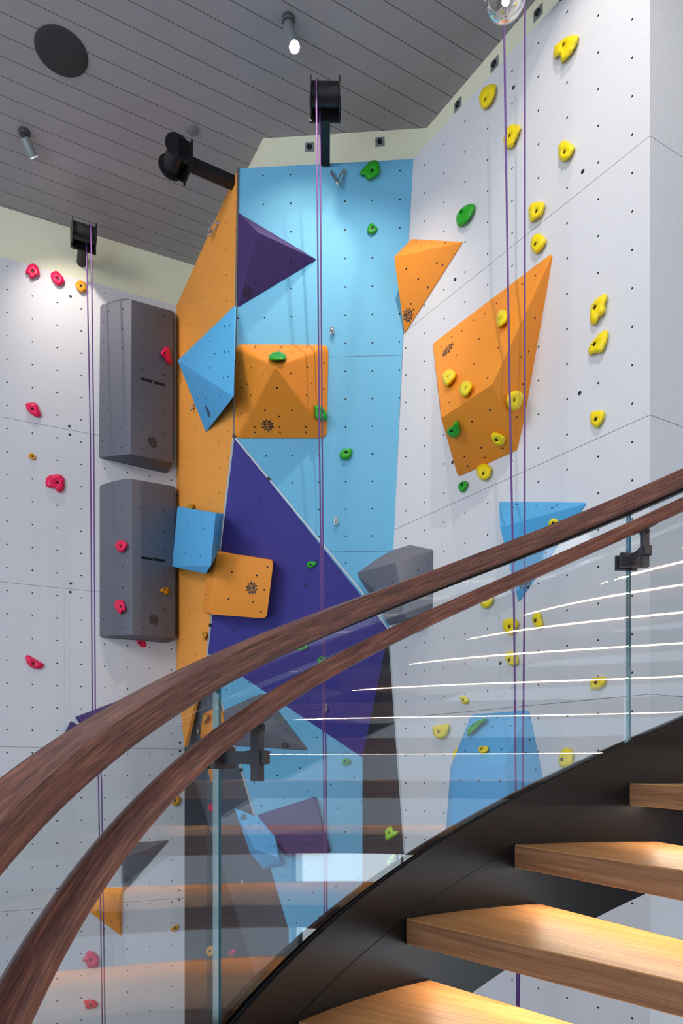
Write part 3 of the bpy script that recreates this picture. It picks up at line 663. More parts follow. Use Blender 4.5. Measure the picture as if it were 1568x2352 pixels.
HOLDS = [
 ('y', PR, cA, [(1395,105),(1400,170),(1330,310),(1215,440),(1190,420),(1185,350),(1150,365),(1105,390),(1100,340),(1110,260),(1170,190),(1230,150),(1300,115)], (1215,220), 'notched yellow hold, highest on the white right wall'),
 ('y', PR, cA, [(405,700),(412,760),(380,880),(320,970),(265,1000),(235,980),(210,900),(210,840),(250,760),(310,710),(360,697)], (275,870), 'yellow leaf-shaped hold left of the right-hand ropes near the top edge'),
 ('y', PR, cA, [(600,1180),(660,1180),(708,1210),(700,1260),(660,1350),(605,1455),(545,1470),(515,1460),(505,1370),(520,1290),(550,1215)], (565,1310), 'yellow hold touching the left strand of the right-hand rope near the top'),
 ('y', PR, cA, [(1240,1370),(1300,1400),(1353,1450),(1340,1500),(1290,1590),(1250,1615),(1215,1625),(1175,1600),(1160,1540),(1165,1450),(1190,1390)], (1225,1505), 'rounded yellow hold above the panel joint, right of the right-hand ropes, casting a long shadow'),
 ('y', PR, cC, [(720,150),(825,152),(820,230),(790,290),(740,325),(690,350),(672,290),(668,220),(690,170)], (740,235), 'dimpled square-cornered yellow hold just above the sloping panel joint'),
 ('y', PR, cC, [(755,462),(800,475),(843,530),(815,600),(760,660),(735,663),(705,640),(690,580),(700,510),(725,475)], (728,568), 'yellow hold just above the upper tip of the biggest orange volume'),
 ('y', 'V5', cC, [(410,1223),(450,1240),(462,1300),(440,1360),(380,1402),(358,1390),(350,1330),(365,1260),(385,1230)], (380,1307), 'yellow oval hold on the upper face of the biggest orange volume, left of the rope'),
 ('y', PR, cC, [(1450,1070),(1455,1110),(1438,1170),(1438,1230),(1415,1275),(1370,1310),(1340,1370),(1310,1378),(1285,1350),(1283,1240),(1310,1160),(1360,1105),(1410,1075)], (1325,1198), 'long yellow horn-shaped hold right of the biggest orange volume, upper of two'),
 ('y', PR, cC, [(1440,1427),(1463,1450),(1463,1510),(1440,1580),(1405,1650),(1330,1665),(1280,1682),(1265,1640),(1275,1590),(1320,1530),(1390,1455)], (1320,1568), 'yellow slanted hold directly under the horn-shaped yellow hold'),
 ('g', PR, cR, [(600,935),(613,945),(605,980),(580,1020),(545,1042),(530,1030),(530,990),(550,960),(575,940)], (548,972), 'dark green shield-shaped hold above the small orange wedge volume'),
 ('y', 'V5', cD, [(115,180),(150,188),(175,215),(165,260),(130,300),(95,328),(70,300),(60,240),(80,200)], (98,242), 'yellow hold near the left edge of the biggest orange volume'),
 ('y', 'V5', cD, [(262,278),(300,290),(318,325),(300,370),(270,408),(245,418),(215,395),(205,345),(225,298)], (252,335), 'yellow hold just above the ridge bolt of the biggest orange volume'),
 ('y', 'V5', cD, [(690,360),(735,375),(752,420),(735,490),(690,533),(650,533),(620,505),(606,440),(630,385)], (680,445), 'large round yellow hold between the two rope strands on the biggest orange volume'),
 ('g', 'V5', cD, [(170,620),(190,630),(205,660),(212,710),(190,755),(155,770),(115,750),(97,715),(115,685),(150,660)], (135,717), 'green thumb-shaped hold on the lower left of the biggest orange volume'),
 ('y', 'V5', cD, [(495,722),(550,728),(598,760),(600,790),(580,825),(545,838),(505,820),(480,780),(476,745)], (520,790), 'yellow hold on the lower face of the biggest orange volume'),
 ('y', PR, cD, [(410,990),(450,998),(480,1035),(470,1090),(440,1125),(410,1133),(370,1110),(350,1060),(360,1010)], (403,1072), 'round yellow hold overlapping the bottom edge of the biggest orange volume'),
 ('g', PR, cD, [(240,1138),(272,1145),(272,1180),(250,1220),(225,1235),(200,1215),(194,1180),(210,1150)], (222,1168), 'small green hold right below the biggest orange volume'),
 ('y', PR, cD, [(1400,532),(1440,540),(1450,570),(1430,630),(1400,670),(1375,683),(1340,660),(1322,600),(1335,550)], (1367,608), 'smooth yellow egg-shaped hold right of the orange volume above the second panel joint'),
 ('y', PR, cE, [(480,130),(515,80),(570,80),(587,120),(575,165),(530,197),(495,180)], (530,125), 'yellow hold half hidden behind the lower wooden handrail'),
 ('y', PR, cE, [(700,275),(760,278),(785,310),(770,360),(740,395),(715,402),(680,380),(658,330),(670,290)], (708,340), 'wide yellow hold crossed by the left rope strand, first below the handrail'),
 ('y', PR, cE, [(925,228),(955,235),(965,280),(980,330),(950,355),(920,345),(895,300),(895,255)], (912,292), 'yellow oval hold just right of the right-hand ropes below the handrail'),
 ('y', PR, cE, [(720,530),(755,535),(780,580),(785,620),(760,645),(720,640),(690,610),(677,570),(690,540)], (707,600), 'yellow hold crossed by the left rope strand, second below the handrail'),
 ('y', PR, cE, [(1345,780),(1360,745),(1400,735),(1460,733),(1467,780),(1440,815),(1390,835),(1350,825)], (1385,777), 'yellow cylinder-like hold left of the right glass joint'),
 ('y', PR, cE, [(328,882),(365,880),(395,915),(385,938),(360,945),(335,925)], (348,912), 'tiny yellow hold above the lower light blue trapezoid volume'),
 ('y', PR, cE, [(200,1105),(240,1103),(238,1150),(215,1200),(170,1218),(130,1200),(110,1150),(120,1118)], (155,1165), 'yellow hold left of the light blue trapezoid volume'),
 ('g', 'V7', cE, [(535,1055),(525,1075),(490,1100),(450,1150),(395,1190),(380,1185),(385,1155),(410,1115),(450,1085),(490,1065)], (425,1108), 'long slanted green hold on the light blue trapezoid volume'),
 ('y', 'V7', cE, [(500,1272),(545,1278),(548,1310),(510,1335),(480,1325),(468,1300),(480,1278)], (493,1290), 'small yellow hold on the light blue trapezoid volume'),
 ('y', PR, cE, [(320,1283),(285,1308),(270,1350),(278,1372),(310,1375),(330,1330)], (303,1335), 'yellow hold peeking out at the left edge of the light blue trapezoid volume'),
 ('y', PR, cE, [(1165,1290),(1210,1320),(1212,1380),(1200,1430),(1140,1447),(1110,1430),(1098,1380),(1120,1310)], (1118,1380), 'knobbly yellow hold just above the dark stair stringer'),
 ('y', 'V6', c8, [(865,213),(893,222),(893,250),(870,268),(848,255),(843,235)], (868,240), 'yellow hold on the light blue wedge volume, mostly behind the top rail'),
 ('g', PB, cF, [(1260,60),(1320,75),(1355,150),(1367,250),(1330,310),(1250,370),(1180,400),(1130,395),(1115,345),(1080,320),(1030,322),(1018,275),(1060,215),(1130,140),(1190,80)], (1228,225), 'green notched hold at the top edge of the light blue panel'),
 ('g', PB, cF, [(1220,1137),(1260,1165),(1312,1210),(1310,1265),(1250,1320),(1200,1330),(1150,1300),(1143,1260),(1160,1190),(1190,1150)], (1235,1215), 'small green hold below the notched green one on the light blue panel'),
 ('g', 'V3', cG, [(620,313),(690,320),(750,360),(772,410),(740,435),(650,453),(560,448),(505,425),(505,380),(550,330)], (620,345), 'green dome hold on the top face of the square orange pyramid'),
 ('g', 'V3', cG, [(1195,1120),(1230,1110),(1290,1140),(1350,1200),(1388,1290),(1370,1340),(1330,1355),(1250,1335),(1210,1320),(1195,1200)], (1312,1205), 'green hold behind the middle rope on the right face of the square orange pyramid'),
 ('g', PB, cH, [(600,745),(650,727),(710,730),(722,760),(715,810),(690,850),(640,873),(580,862),(557,820),(565,780)], (643,777), 'green scalloped hold on the light blue panel below right of the orange pyramid'),
 ('g', PP, cH, [(190,2180),(258,2190),(262,2215),(230,2250),(180,2270),(145,2250),(135,2215),(155,2190)], (185,2225), 'small bright green hold on the purple panel left of the middle rope'),
 ('g', PP, c7, [(745,1002),(775,990),(800,1000),(795,1018),(765,1030),(735,1022)], (765,1010), 'green hold on the purple panel between the two wooden rails, left of the rope'),
 ('g', PP, c7, [(858,1085),(880,1065),(910,1070),(905,1098),(880,1110),(862,1103)], (882,1083), 'green hold on the purple panel touching the lower handrail at the middle rope'),
 ('g', PLB, cI, [(410,1248),(440,1252),(468,1275),(460,1310),(420,1323),(385,1315),(380,1280),(390,1255)], (412,1282), 'green hold on the lower light blue panel near its right edge'),
 ('l', PDK, cI, [(880,1942),(900,1970),(905,1990),(950,1988),(952,2015),(920,2045),(860,2080),(835,2093),(818,2050),(820,1990),(850,1955)], (850,2010), 'lime green hold on the shaded dark panel beside the right wall'),
 ('l', PDK, cI, [(900,2222),(912,2235),(905,2270),(870,2320),(840,2345),(835,2310),(850,2275),(880,2240)], (870,2285), 'pale green slim hold just above the stair stringer on the shaded dark panel'),
 ('p', PL, cJ, [(350,118),(410,140),(460,210),(480,290),(475,335),(420,345),(390,370),(340,398),(290,382),(300,350),(275,310),(222,290),(235,235),(280,150)], (355,250), 'pink notched hold at the top edge of the left wall, leftmost of the top row'),
 ('p', PL, cJ, [(765,258),(820,275),(890,350),(928,430),(920,470),(855,522),(790,510),(740,470),(705,420),(678,370),(680,300),(715,268)], (805,380), 'bright pink oval hold in the top row of the left wall, between pink and mustard'),
 ('m', PL, cJ, [(1210,420),(1270,440),(1310,500),(1335,585),(1290,630),(1225,650),(1170,610),(1125,545),(1117,495),(1150,445)], (1230,522), 'mustard hold in the top row just left of the left rope'),
 ('p', PL, cK, [(300,228),(380,235),(440,290),(470,390),(515,480),(500,530),(440,548),(370,530),(260,450),(200,360),(173,280),(200,243)], (328,372), 'dark pink leaf-shaped hold just above the first panel joint of the left wall'),
 ('m', PL, cK, [(290,1312),(340,1338),(380,1370),(397,1440),(370,1470),(300,1455),(232,1400),(250,1350)], (325,1390), 'tiny mustard hold between two pink holds on the left wall'),
 ('p', PL, cK, [(870,1780),(950,1800),(980,1850),(1010,1860),(1022,1980),(1005,2110),(940,2170),(870,2165),(800,2085),(700,2070),(625,2040),(603,1950),(640,1840),(740,1795)], (870,1958), 'large dark pink boot-shaped hold on the left wall under the tiny mustard hold'),
 ('p', 'V11', c3, [(1060,665),(1085,665),(1092,690),(1098,730),(1105,770),(1070,768),(1068,745),(1045,725),(1032,705),(1045,685)], (1060,705), 'bright pink hold near the right edge of the upper tall grey volume'),
 ('p', 'V12', cL, [(400,172),(470,190),(515,250),(500,320),(460,380),(400,405),(340,380),(295,320),(287,250),(330,185)], (373,285), 'round pink hold on the lower tall grey volume, upper one'),
 ('p', 'V12', cL, [(350,1300),(430,1310),(460,1380),(485,1470),(490,1510),(465,1540),(420,1510),(400,1575),(340,1545),(280,1460),(258,1390),(290,1325)], (380,1430), 'jagged pink hold on the lower tall grey volume, below the round one'),
 ('m', 'V12', cL, [(1245,1065),(1285,1070),(1298,1130),(1290,1185),(1230,1198),(1190,1165),(1133,1140),(1140,1115),(1190,1080)], (1232,1103), 'small mustard beak-shaped hold on the lower tall grey volume'),
 ('p', PL, cL, [(685,2020),(850,2028),(850,2095),(873,2150),(850,2195),(790,2198),(730,2160),(690,2100)], (760,2110), 'pink hold hanging under the bottom of the lower tall grey volume'),
 ('p', PL, c6, [(165,1140),(180,1133),(230,1160),(262,1180),(283,1190),(270,1218),(230,1220),(190,1205),(168,1170)], (214,1188), 'dark pink wing-shaped hold on the left wall, lowest above the wooden rail'),
 ('m', PO, c6, [(1215,172),(1238,160),(1243,185),(1235,200),(1215,195)], (1228,180), 'tiny mustard hold on the orange panel just above the light blue box'),
 ('m', PO, c6, [(1303,985),(1322,983),(1330,1005),(1318,1033),(1302,1025)], (1307,1007), 'small mustard hold on the orange panel below the orange box'),
 ('m', PL, c1, [(1265,393),(1298,410),(1303,440),(1285,470),(1262,475),(1235,455),(1228,425),(1240,402)], (1263,436), 'round mustard hold behind the glass right of the lower handrail'),
 ('p', PG, c1, [(1495,475),(1525,455),(1560,465),(1565,500),(1545,520),(1510,512)], (1530,487), 'pink hold behind the glass joint on the grey panel'),
 ('m', PL, c1, [(1230,1355),(1265,1330),(1285,1335),(1285,1360),(1255,1382),(1232,1370)], (1262,1355), 'tiny mustard hold behind the glass low at the right end of the left wall'),
 ('p', PL, c1, [(655,1518),(700,1545),(717,1580),(710,1630),(670,1645),(630,1635),(620,1605),(592,1585),(620,1550),(625,1525)], (653,1588), 'dusky pink hold behind the glass low on the left wall beside the rope'),
 ('p', PL, c1, [(600,1880),(650,1868),(690,1880),(706,1905),(680,1932),(620,1935),(612,1905)], (655,1912), 'salmon pink hold at the very bottom of the left wall'),
 ('m', pdk2, c1, [(1510,1482),(1545,1480),(1560,1520),(1520,1562),(1490,1550),(1482,1510)], (1510,1522), 'mustard hold behind the glass joint near the bottom'),
 ('p', pdk2, c3b, [(405,735),(440,718),(440,745),(420,768),(395,765),(392,745)], (412,745), 'small pink hold on the dark panel right of the lower glass joint'),
 ('m', 'V17', cM, [(400,320),(450,325),(445,395),(410,450),(375,472),(355,430),(360,350)], (400,360), 'olive mustard hold on the orange faceted volume behind the glass'),
]
for h in HOLDS: hold(*h)

# ------------------------------------------------------------------ steel hardware on the wall
def hanger(x, y, key, label, rot=0):
    p, n = on(key, x, y); h, v = frame(n, rot); mb = MB()
    mb.box(p+n*.003-v*.004, (h, v, n), (.014, .02, .0025)); mb.box(p+n*.016-v*.03+h*.004, (h, (v-n*.9), (n+v*.9)), (.013, .018, .002))
    o = mb.build('bolt_hanger', M['steel']); meta(o, label, 'bolt hanger')
    m2 = MB(); m2.lathe(p+n*.003, n, [(0, .011), (.004, .011), (.004, .007), (.012, .007)], 6); m2.build('bolt', M['zinc'], o)
    pts = [p+n*.025-v*.03+(h*math.cos(t)*.011+v*math.sin(t)*.02) for t in [math.pi*2*i/16 for i in range(17)]]
    m3 = MB(); m3.tube(pts, .003, 6); m3.build('ring', M['steel'], o, True)
hanger(762, 757, PB, 'steel bolt hanger on the light blue panel right of the orange pyramid')
hanger(771, 1193, PB, 'steel bolt hanger on the light blue panel near the purple edge')
hanger(446, 932, PO, 'steel bolt hanger beside the light blue volume on the orange panel')
hanger(748, 1620, PP, 'steel bolt hanger on the purple panel behind the glass')
hanger(458, 1671, PG, 'steel bolt hanger on the grey panel left of the orange faceted volume')
hanger(559, 2018, 'wall_front_corner', 'steel bolt hanger low on the grey panel behind the glass')
BOLTS = [(162, 681, PL, 'black wall bolt under the mustard hold beside the left rope'), (159, 979, PL, 'black wall bolt just above the first joint line of the left wall'),
 (160, 998, PL, 'black wall bolt just below the first joint line of the left wall'), (162.5, 1340, PL, 'black wall bolt just above the second joint line of the left wall'),
 (161.5, 1360, PL, 'black wall bolt just below the second joint line of the left wall'), (413, 1706, PL, 'black wall bolt above the third joint, at the right end of the left wall'),
 (413, 1725, PL, 'black wall bolt below the third joint, at the right end of the left wall'), (412, 2045, PL, 'black wall bolt above the lowest joint, behind the glass'),
 (412, 2066, PL, 'black wall bolt below the lowest joint, behind the glass'), (1338, 394, PR, 'black wall bolt above the sloping joint at the upper right'),
 (1045, 642, PR, 'black wall bolt right of the small orange wedge volume'), (1331, 903, PR, 'black wall bolt right of the biggest orange volume'),
 (1179, 201, PR, 'black wall bolt between the two rope strands at the top'), (1039, 1062, PR, 'black wall bolt at the lower left edge of the biggest orange volume'),
 (1149, 1523, PR, 'black wall bolt left of the lower of two yellow holds behind the glass')]
for x, y, pl_, lb in BOLTS:
    p = pl_.hit(x, y); m = MB(); m.lathe(p-pl_.n*.004, pl_.n, [(0, .0115), (.0055, .0115), (.0065, .010), (.0065, .006), (.0052, .0055), (.0052, .001)], 20)
    meta(m.build('wall_bolt', M['clamp']), lb, 'bolt')
def vlinks(a, b, c, key, label):
    pa, n = on(key, *a); pb, _ = on(key, *b); pc, _ = on(key, *c); pc = pc+n*.05
    e = empty('anchor_links', (pa+pb)/2, label, 'anchor')
    for p in (pa, pb):
        q = p+n*.02; d = (pc-q); L_ = d.length; d.normalize(); s = d.cross(n).normalized(); cpt = (q+pc)/2
        pts = [cpt+d*math.cos(t)*L_*.54+(s*.6+n*.8).normalized()*math.sin(t)*.018 for t in [2*math.pi*i/20 for i in range(21)]]
        m = MB(); m.tube(pts, .0055, 8); m.build('steel_link', M['steel'], e, True)
        m = MB(); m.lathe(p, n, [(0, .014), (.005, .014), (.006, .008), (.02, .008), (.021, .011), (.026, .011)], 16); m.build('bolt', M['zinc'], e, True)
vlinks((762, 401), (790, 398), (778, 437), PB, 'pair of steel links forming a V at the top of the light blue panel')
vlinks((486, 532), (502, 512), (493, 545), PO, 'pair of steel links at the top of the orange panel')

def plate(x, y, pl, label):
    p = pl.hit(x, y); n = pl.n; h, v = frame(n); o = empty('mounting_plate', p, label, 'mounting plate', 'mounting plates on the cream wall')
    m = MB(); r = .035; q = .019; N_ = 24
    out = []; inn = []
    for i in range(N_):
        t = 2*math.pi*i/N_; c_, s_ = math.cos(t), math.sin(t); k = r/max(abs(c_), abs(s_))
        out.append(p+n*.006+h*c_*k+v*s_*k); inn.append(p+n*.006+h*c_*q+v*s_*q)
    m.add(out+inn+[a-n*.006 for a in out], [(i, (i+1) % N_, (i+1) % N_+N_, i+N_) for i in range(N_)]+[(i, i+2*N_, (i+1) % N_+2*N_, (i+1) % N_) for i in range(N_)])
    m.build('plate', M['zinc'], o)
    m = MB(); m.lathe(p+n*.001, n, [(0, .001), (0, .016), (.012, .016), (.012, .0195), (.0, .0195)], 24, cap=False); m.build('tube', M['black_steel'], o, True)
PCB = Plane(pc2, pc3); PCR = Plane(pc3, pc4)
plate(711, 339, PCB, 'square zinc plate left of the middle pulley arm on the cream wall')
plate(872, 327, PCB, 'square zinc plate right of the middle pulley arm on the cream wall')
plate(1052, 241, PCR, 'zinc plate on the sloping cream strip, lowest of three')
plate(1136, 148, PCR, 'zinc plate on the sloping cream strip, middle of three')
plate(1236, 30, PCR, 'zinc plate on the sloping cream strip, highest of three near the glass pendant')

# rope drums on steel arms
def drum(root_p, out, axis, reach, label, round_arm=False, w=.19, r=.066, lift=0.0, drop_=0):
    """root_p on the wall, arm along out, drum axis along axis"""
    out = out.normalized(); ax = axis.normalized(); up = Vector((0, 0, 1))
    e = empty('rope_drum', root_p, label, 'rope drum')
    m = MB(); end = root_p+out*(reach-.1)
    if round_arm: m.lathe(root_p-out*.03, out, [(0, .04), (reach-.08, .04)], 28)
    else: m.box((root_p+end)/2-out*.02, (out, ax, up), ((reach-.06)/2, .033, .033))
    m.build('arm', M['black_steel'], e, round_arm and False)
    if round_arm: sharp(e.children[-1] if e.children else bpy.data.objects[-1])
    c = root_p+out*reach+up*lift
    m = MB()
    m.box(end+up*lift*.5, (out, ax, up), (.006, w*.56, .09))
    for s in (-1, 1):
        m.box(end+out*.045+ax*s*w*.5+up*lift*.5, (out, ax, up), (.05, .005, .07))
    m.build('bracket', M['black_steel'], e)
    m = MB(); m.lathe(c-ax*w*.5, ax, [(0, r), (w, r)], 36); o = m.build('barrel', M['black_steel'], e); sharp(o)
    for s in (-1, 1):
        m = MB(); m.lathe(c+ax*s*w*.5-ax*.004, ax, [(0, r*1.3), (.001, r*1.42), (.008, r*1.42), (.009, r*1.3)], 36); o = m.build('flange', M['black_steel'], e); sharp(o)
    return c
axB = Vector((1, .02, 0)); upn = Vector((0, 0, 1))
c_mid = drum(px(747, 360, 63.6), Vector((0.02, -1, 0)), axB, .46, 'black rope drum on a square arm above the light blue panel carrying the middle rope')
nL = PL.n; axL = Vector((0, 0, 1)).cross(nL)
c_left = drum(PL.hit(187, 598), nL, axL, .35, 'black rope drum on a round arm above the white left wall', True)
nO = PO.n
c_or = drum(PO.hit(536, 420), nO, Vector((0, 0, 1)).cross(nO), .45, 'black rope drum on a square arm sticking out from the orange panel, without a rope', lift=0)
c_right = drum(px(1290, -30, 81), PR.n, Vector((0, 0, 1)).cross(PR.n), .42, 'black rope drum above the right wall carrying the right-hand rope')

# ropes
def rope(name, strands, label, top=None):
    m = MB()
    for st in strands: m.tube(st, .0055, 10)
    o = m.build(name, M['rope'], None, True); return meta(o, label, 'rope')
def strand(pts, k, top=None):
    out = [px(x, y, kk) for x, y, kk in pts]
    return out
def over(c, ax, r, y_off, n_out, front, back, dd=0):
    """arc of rope over the barrel between the front and the back strand"""
    pts = []
    for i in range(13):
        t = math.pi*i/12; pts.append(c+ax*(y_off+dd*i/12)+n_out*math.cos(t)*r+Vector((0, 0, 1))*math.sin(t)*r)
    return [front]+pts+[back]
ax0 = axB.normalized()
no = Vector((0, -1, 0))
LOFF = .052*(1 if axL.x > 0 else -1)
off_m = px(729, 240, 68)-c_mid
a = over(c_mid, ax0, .072, -.056, no, px(733, 1000, 65), px(739.5, 1000, 63.5), .018)
fr = [px(747, 2352, 64), px(743.5, 1800, 64), px(737, 1300, 64.5)]; bk = [px(742, 1300, 63), px(749, 1800, 62.6), px(752, 2352, 62.5)]
rope('climbing_rope', [fr+a+bk], 'purple climbing rope hanging in the middle over the orange pyramid and purple panel')
a = over(c_left, axL.normalized(), .072, LOFF, nL, px(215, 1000, 55), px(207.5, 1000, 54), -.55*LOFF)
if (a[1]-c_left).dot(nL) < 0: pass
rope('climbing_rope', [[px(241, 2352, 55), px(233, 1790, 55), px(219, 1660, 55)]+a+[px(212, 1660, 54), px(226, 1790, 54), px(235, 2352, 54)]],
     'purple climbing rope hanging over the white left wall')
rope('climbing_rope', [[px(1153, -420, 88), px(1157, 40, 87), px(1165, 585, 86), px(1172, 1000, 85.5), px(1180, 1400, 85.2), px(1184, 1790, 85), px(1187, 2352, 85)],
                       [px(1206, -420, 86), px(1205, 40, 85.5), px(1204.5, 1000, 84.5), px(1204, 1400, 84.2), px(1200, 1790, 84), px(1190, 2352, 84)]],
     'purple climbing rope with two separate strands hanging over the right wall')

# ------------------------------------------------------------------ ceiling fixtures
def onceil(x, y, below=0):
    t = (ZCEIL-below-EYE)/((HY-y)/F); return O+ray(x, y)*t
def can_lamp(mount, tip, label, r=.035):
    a = onceil(*mount); d = 1
    k = (HY-tip[1])/(22.7) if tip[2] is None else tip[2]
    b = px(tip[0], tip[1], k); e = empty('ceiling_spotlight', a, label, 'spotlight'); ax = (b-a).normalized()
    m = MB(); m.lathe(a, (0, 0, -1), [(0, .043), (.022, .043), (.03, .035)], 28); o = m.build('mount', M['can_dark'], e); sharp(o)
    m = MB(); m.lathe(a+Vector((0, 0, -.025)), (0, 0, -1), [(0, .016), (.035, .016)], 16); o = m.build('knuckle', M['can_dark'], e); sharp(o)
    st = a+Vector((0, 0, -.05)); ax = (b-st).normalized(); L_ = (b-st).length
    m = MB(); m.lathe(st, ax, [(0, r*.94), (.004, r), (L_-.001, r), (L_, r*.97), (L_-.006, r*.86)], 32, cap=False)
    m.lathe(st, ax, [(0, r*.94), (.0005, r*.1)], 32, cap=False)
    o = m.build('can', M['can'], e); sharp(o)
    m = MB(); m.lathe(b-ax*.008, ax, [(0, r*.87), (.002, r*.87)], 28); m.build('lens', M['lens'], e)
can_lamp((662, 42), (676, 108, 72.9), 'grey cylinder spotlight with a glowing lens on the plank ceiling, near the middle')
can_lamp((56, 302), (77, 362, 59.3), 'grey cylinder spotlight on the plank ceiling at the left edge')
a = onceil(141, 118)
e = empty('ceiling_speaker', a, 'large dark round speaker cover set in the plank ceiling', 'speaker')
m = MB(); m.lathe(a, (0, 0, -1), [(0, .172), (.006, .172), (.009, .166), (.010, .1), (.0102, .01)], 64); o = m.build('grille', M['speaker'], e); sharp(o)
a = onceil(441, 296)
e = empty('ceiling_cover', a, 'small round grey cover plate on the plank ceiling', 'cover plate')
m = MB(); m.lathe(a, (0, 0, -1), [(0, .048), (.012, .046), (.014, .042), (.014, .002)], 40); o = m.build('cover', M['cover'], e); sharp(o)

# glass pendant
pc = px(1161, -12, 145)
e = empty('glass_pendant', pc, 'clear glass pendant lamp cut off by the top edge of the picture', 'pendant lamp')
R0 = .066
m = MB(); prof = []
for i in range(25):
    t = math.pi*(.01+.74*i/24); prof.append((-math.cos(t)*R0*1.05, math.sin(t)*R0))
m.lathe(pc, (0, 0, 1), prof+[(R0*1.9, R0*.5), (R0*2.6, R0*.42)], 48, cap=False)
inner = [(d*.86+.001, r*.84) for d, r in prof]
m.lathe(pc, (0, 0, 1), list(reversed(inner+[(R0*1.9, R0*.44), (R0*2.6, R0*.37)])), 48, cap=False)
m.build('glass_shade', M['pglass'], e, True)
m = MB(); m.lathe(pc+Vector((0, 0, .0)), (0, 0, 1), [(-.022, .004), (-.02, .016), (.0, .02), (.05, .02), (.1, .02)], 24); o = m.build('socket', M['zinc'], e); sharp(o)
m = MB(); m.lathe(pc+Vector((0, 0, -.024)), (0, 0, -1), [(0, .012), (.003, .01)], 16); m.build('bulb', M['bulb'], e)
m = MB(); m.tube([pc+Vector((0, 0, .1)), Vector((pc.x, pc.y, ZCEIL))], .003, 8); m.build('cord', M['black_steel'], e)

# ------------------------------------------------------------------ spiral stair
K = .74
SC = Vector((1.3361*K, .9818*K)); R = 1.9056*K; SL = .8255*K; ZR = EYE+.8434; GH = .95*K; R2 = 1.3001; ZR2 = EYE+.779; RG = R-.012
TS = .2; SD = .6669*K
def pol(r, ph, z): return Vector((SC.x+r*math.cos(ph), SC.y+r*math.sin(ph), z))
def zrail(ph): return ZR+SL*(math.pi/2-ph)
def sweep(sec, ph0, ph1, n, zf, uvs=1.0):
    """sec = list of (radial offset, z offset), ccw; runs along the helix"""
    mb = MB(); vs = []; k = len(sec); per = [0]
    for a, b in zip(sec, sec[1:]+sec[:1]): per.append(per[-1]+math.hypot(a[0]-b[0], a[1]-b[1]))
    ds = math.hypot(R, SL)*(ph1-ph0)/n
    for i in range(n+1):
        ph = ph0+(ph1-ph0)*i/n
        for r, z in sec: vs.append(pol(r, ph, zf(ph)+z))
    fs = []; uv = []
    for i in range(n):
        for j in range(k):
            q = (j+1) % k; fs.append((i*k+j, i*k+q, (i+1)*k+q, (i+1)*k+j))
            uv.append([(i*ds, per[j]), (i*ds, per[j+1]), ((i+1)*ds, per[j+1]), ((i+1)*ds, per[j])])
    fs += [tuple(reversed(range(k))), tuple(range(n*k, (n+1)*k))]; uv += [[(0, 0)]*k]*2
    return mb.add(vs, fs, 0, uv)
def fix(o, a=30):
    bm = bmesh.new(); bm.from_mesh(o.data); bmesh.ops.recalc_face_normals(bm, faces=bm.faces[:]); bm.to_mesh(o.data); bm.free(); return sharp(o, a)
PH0, PH1 = math.radians(-88), math.radians(262)
# top rail: wide rectangular section with eased edges; sits on the glass
RH = .056; RI = 1.350; RO = R+.012; e_ = .006
sec = [(RI+e_, 0), (RO-e_, 0), (RO, e_), (RO, RH-e_), (RO-e_, RH), (RI+e_, RH), (RI, RH-e_), (RI, e_)]
o = fix(sweep(sec, PH0, PH1, 360, zrail).build('guard_top_rail', M['walnut']), 20)
meta(o, 'wide dark walnut top rail capping the curved glass guard of the spiral stair', 'guard rail')
m = sweep([(RG-.014, -.008), (RG+.014, -.008), (RG+.014, .002), (RG-.014, .002)], PH0, PH1, 360, zrail)
fix(m.build('cap_channel', M['black_steel'], o))
# inner handrail
sec = []
for i in range(16):
    t = 2*math.pi*i/16; c_, s_ = math.cos(t), math.sin(t)
    sec.append((R2+.0218*math.copysign(abs(c_)**.8, c_), .0218*math.copysign(abs(s_)**.75, s_)))
zr2 = lambda ph: ZR2+SL*(math.pi/2-ph)
hr = fix(sweep(sec, PH0, PH1, 360, zr2).build('handrail', M['walnut']), 50)
meta(hr, 'rounded dark walnut handrail running inside the glass guard', 'handrail')
# glass panels with open joints
def phi_at(x, r):
    a, b = math.radians(70), math.radians(175)
    for _ in range(50):
        m_ = (a+b)/2; p = pol(r, m_, 0)
        if PX+F*p.x/p.y > x: a = m_
        else: b = m_
    return a
J1 = phi_at(1443, RG); J2 = phi_at(498, RG); dJ = J2-J1; gap = .008/R
def zst(ph): return EYE+1.1352*K+SL*(math.pi/2-ph)-GH
joints = [J1-2*dJ, J1-dJ, J1, J2, J2+dJ]
edges_ = [(max(PH0, a_), b_) for a_, b_ in zip(joints, joints[1:])]
labels = {2: 'curved clear glass guard panel between the two joints, widest in the picture', 1: 'curved clear glass guard panel right of the right-hand joint',
          3: 'curved clear glass guard panel at the left, in front of the white left wall', 0: 'curved clear glass guard panel up the stair outside the picture'}
for i, (a_, b_) in enumerate(edges_):
    a2, b2 = a_+gap/2, b_-gap/2; n_ = 90; mb = MB(); vs = []
    t_ = .0075
    for q in range(n_+1):
        ph = a2+(b2-a2)*q/n_
        vs += [pol(RG-t_, ph, zst(ph)-.06), pol(RG+t_, ph, zst(ph)-.06), pol(RG+t_, ph, zrail(ph)+.0), pol(RG-t_, ph, zrail(ph)+.0)]
    fs = []; mi = []
    for q in range(n_):
        for j in range(4):
            w_ = (j+1) % 4; fs.append((q*4+j, q*4+w_, (q+1)*4+w_, (q+1)*4+j)); mi.append(1 if j in (0, 2) else 0)
    fs += [(3, 2, 1, 0), (n_*4, n_*4+1, n_*4+2, n_*4+3)]; mi += [1, 1]
    o = link('glass_guard', vs, fs, [M['glass'], M['glass_edge']], None, mi); meta(o, labels[i], 'glass guard', 'curved glass guard panels')
    fix(o, 30)
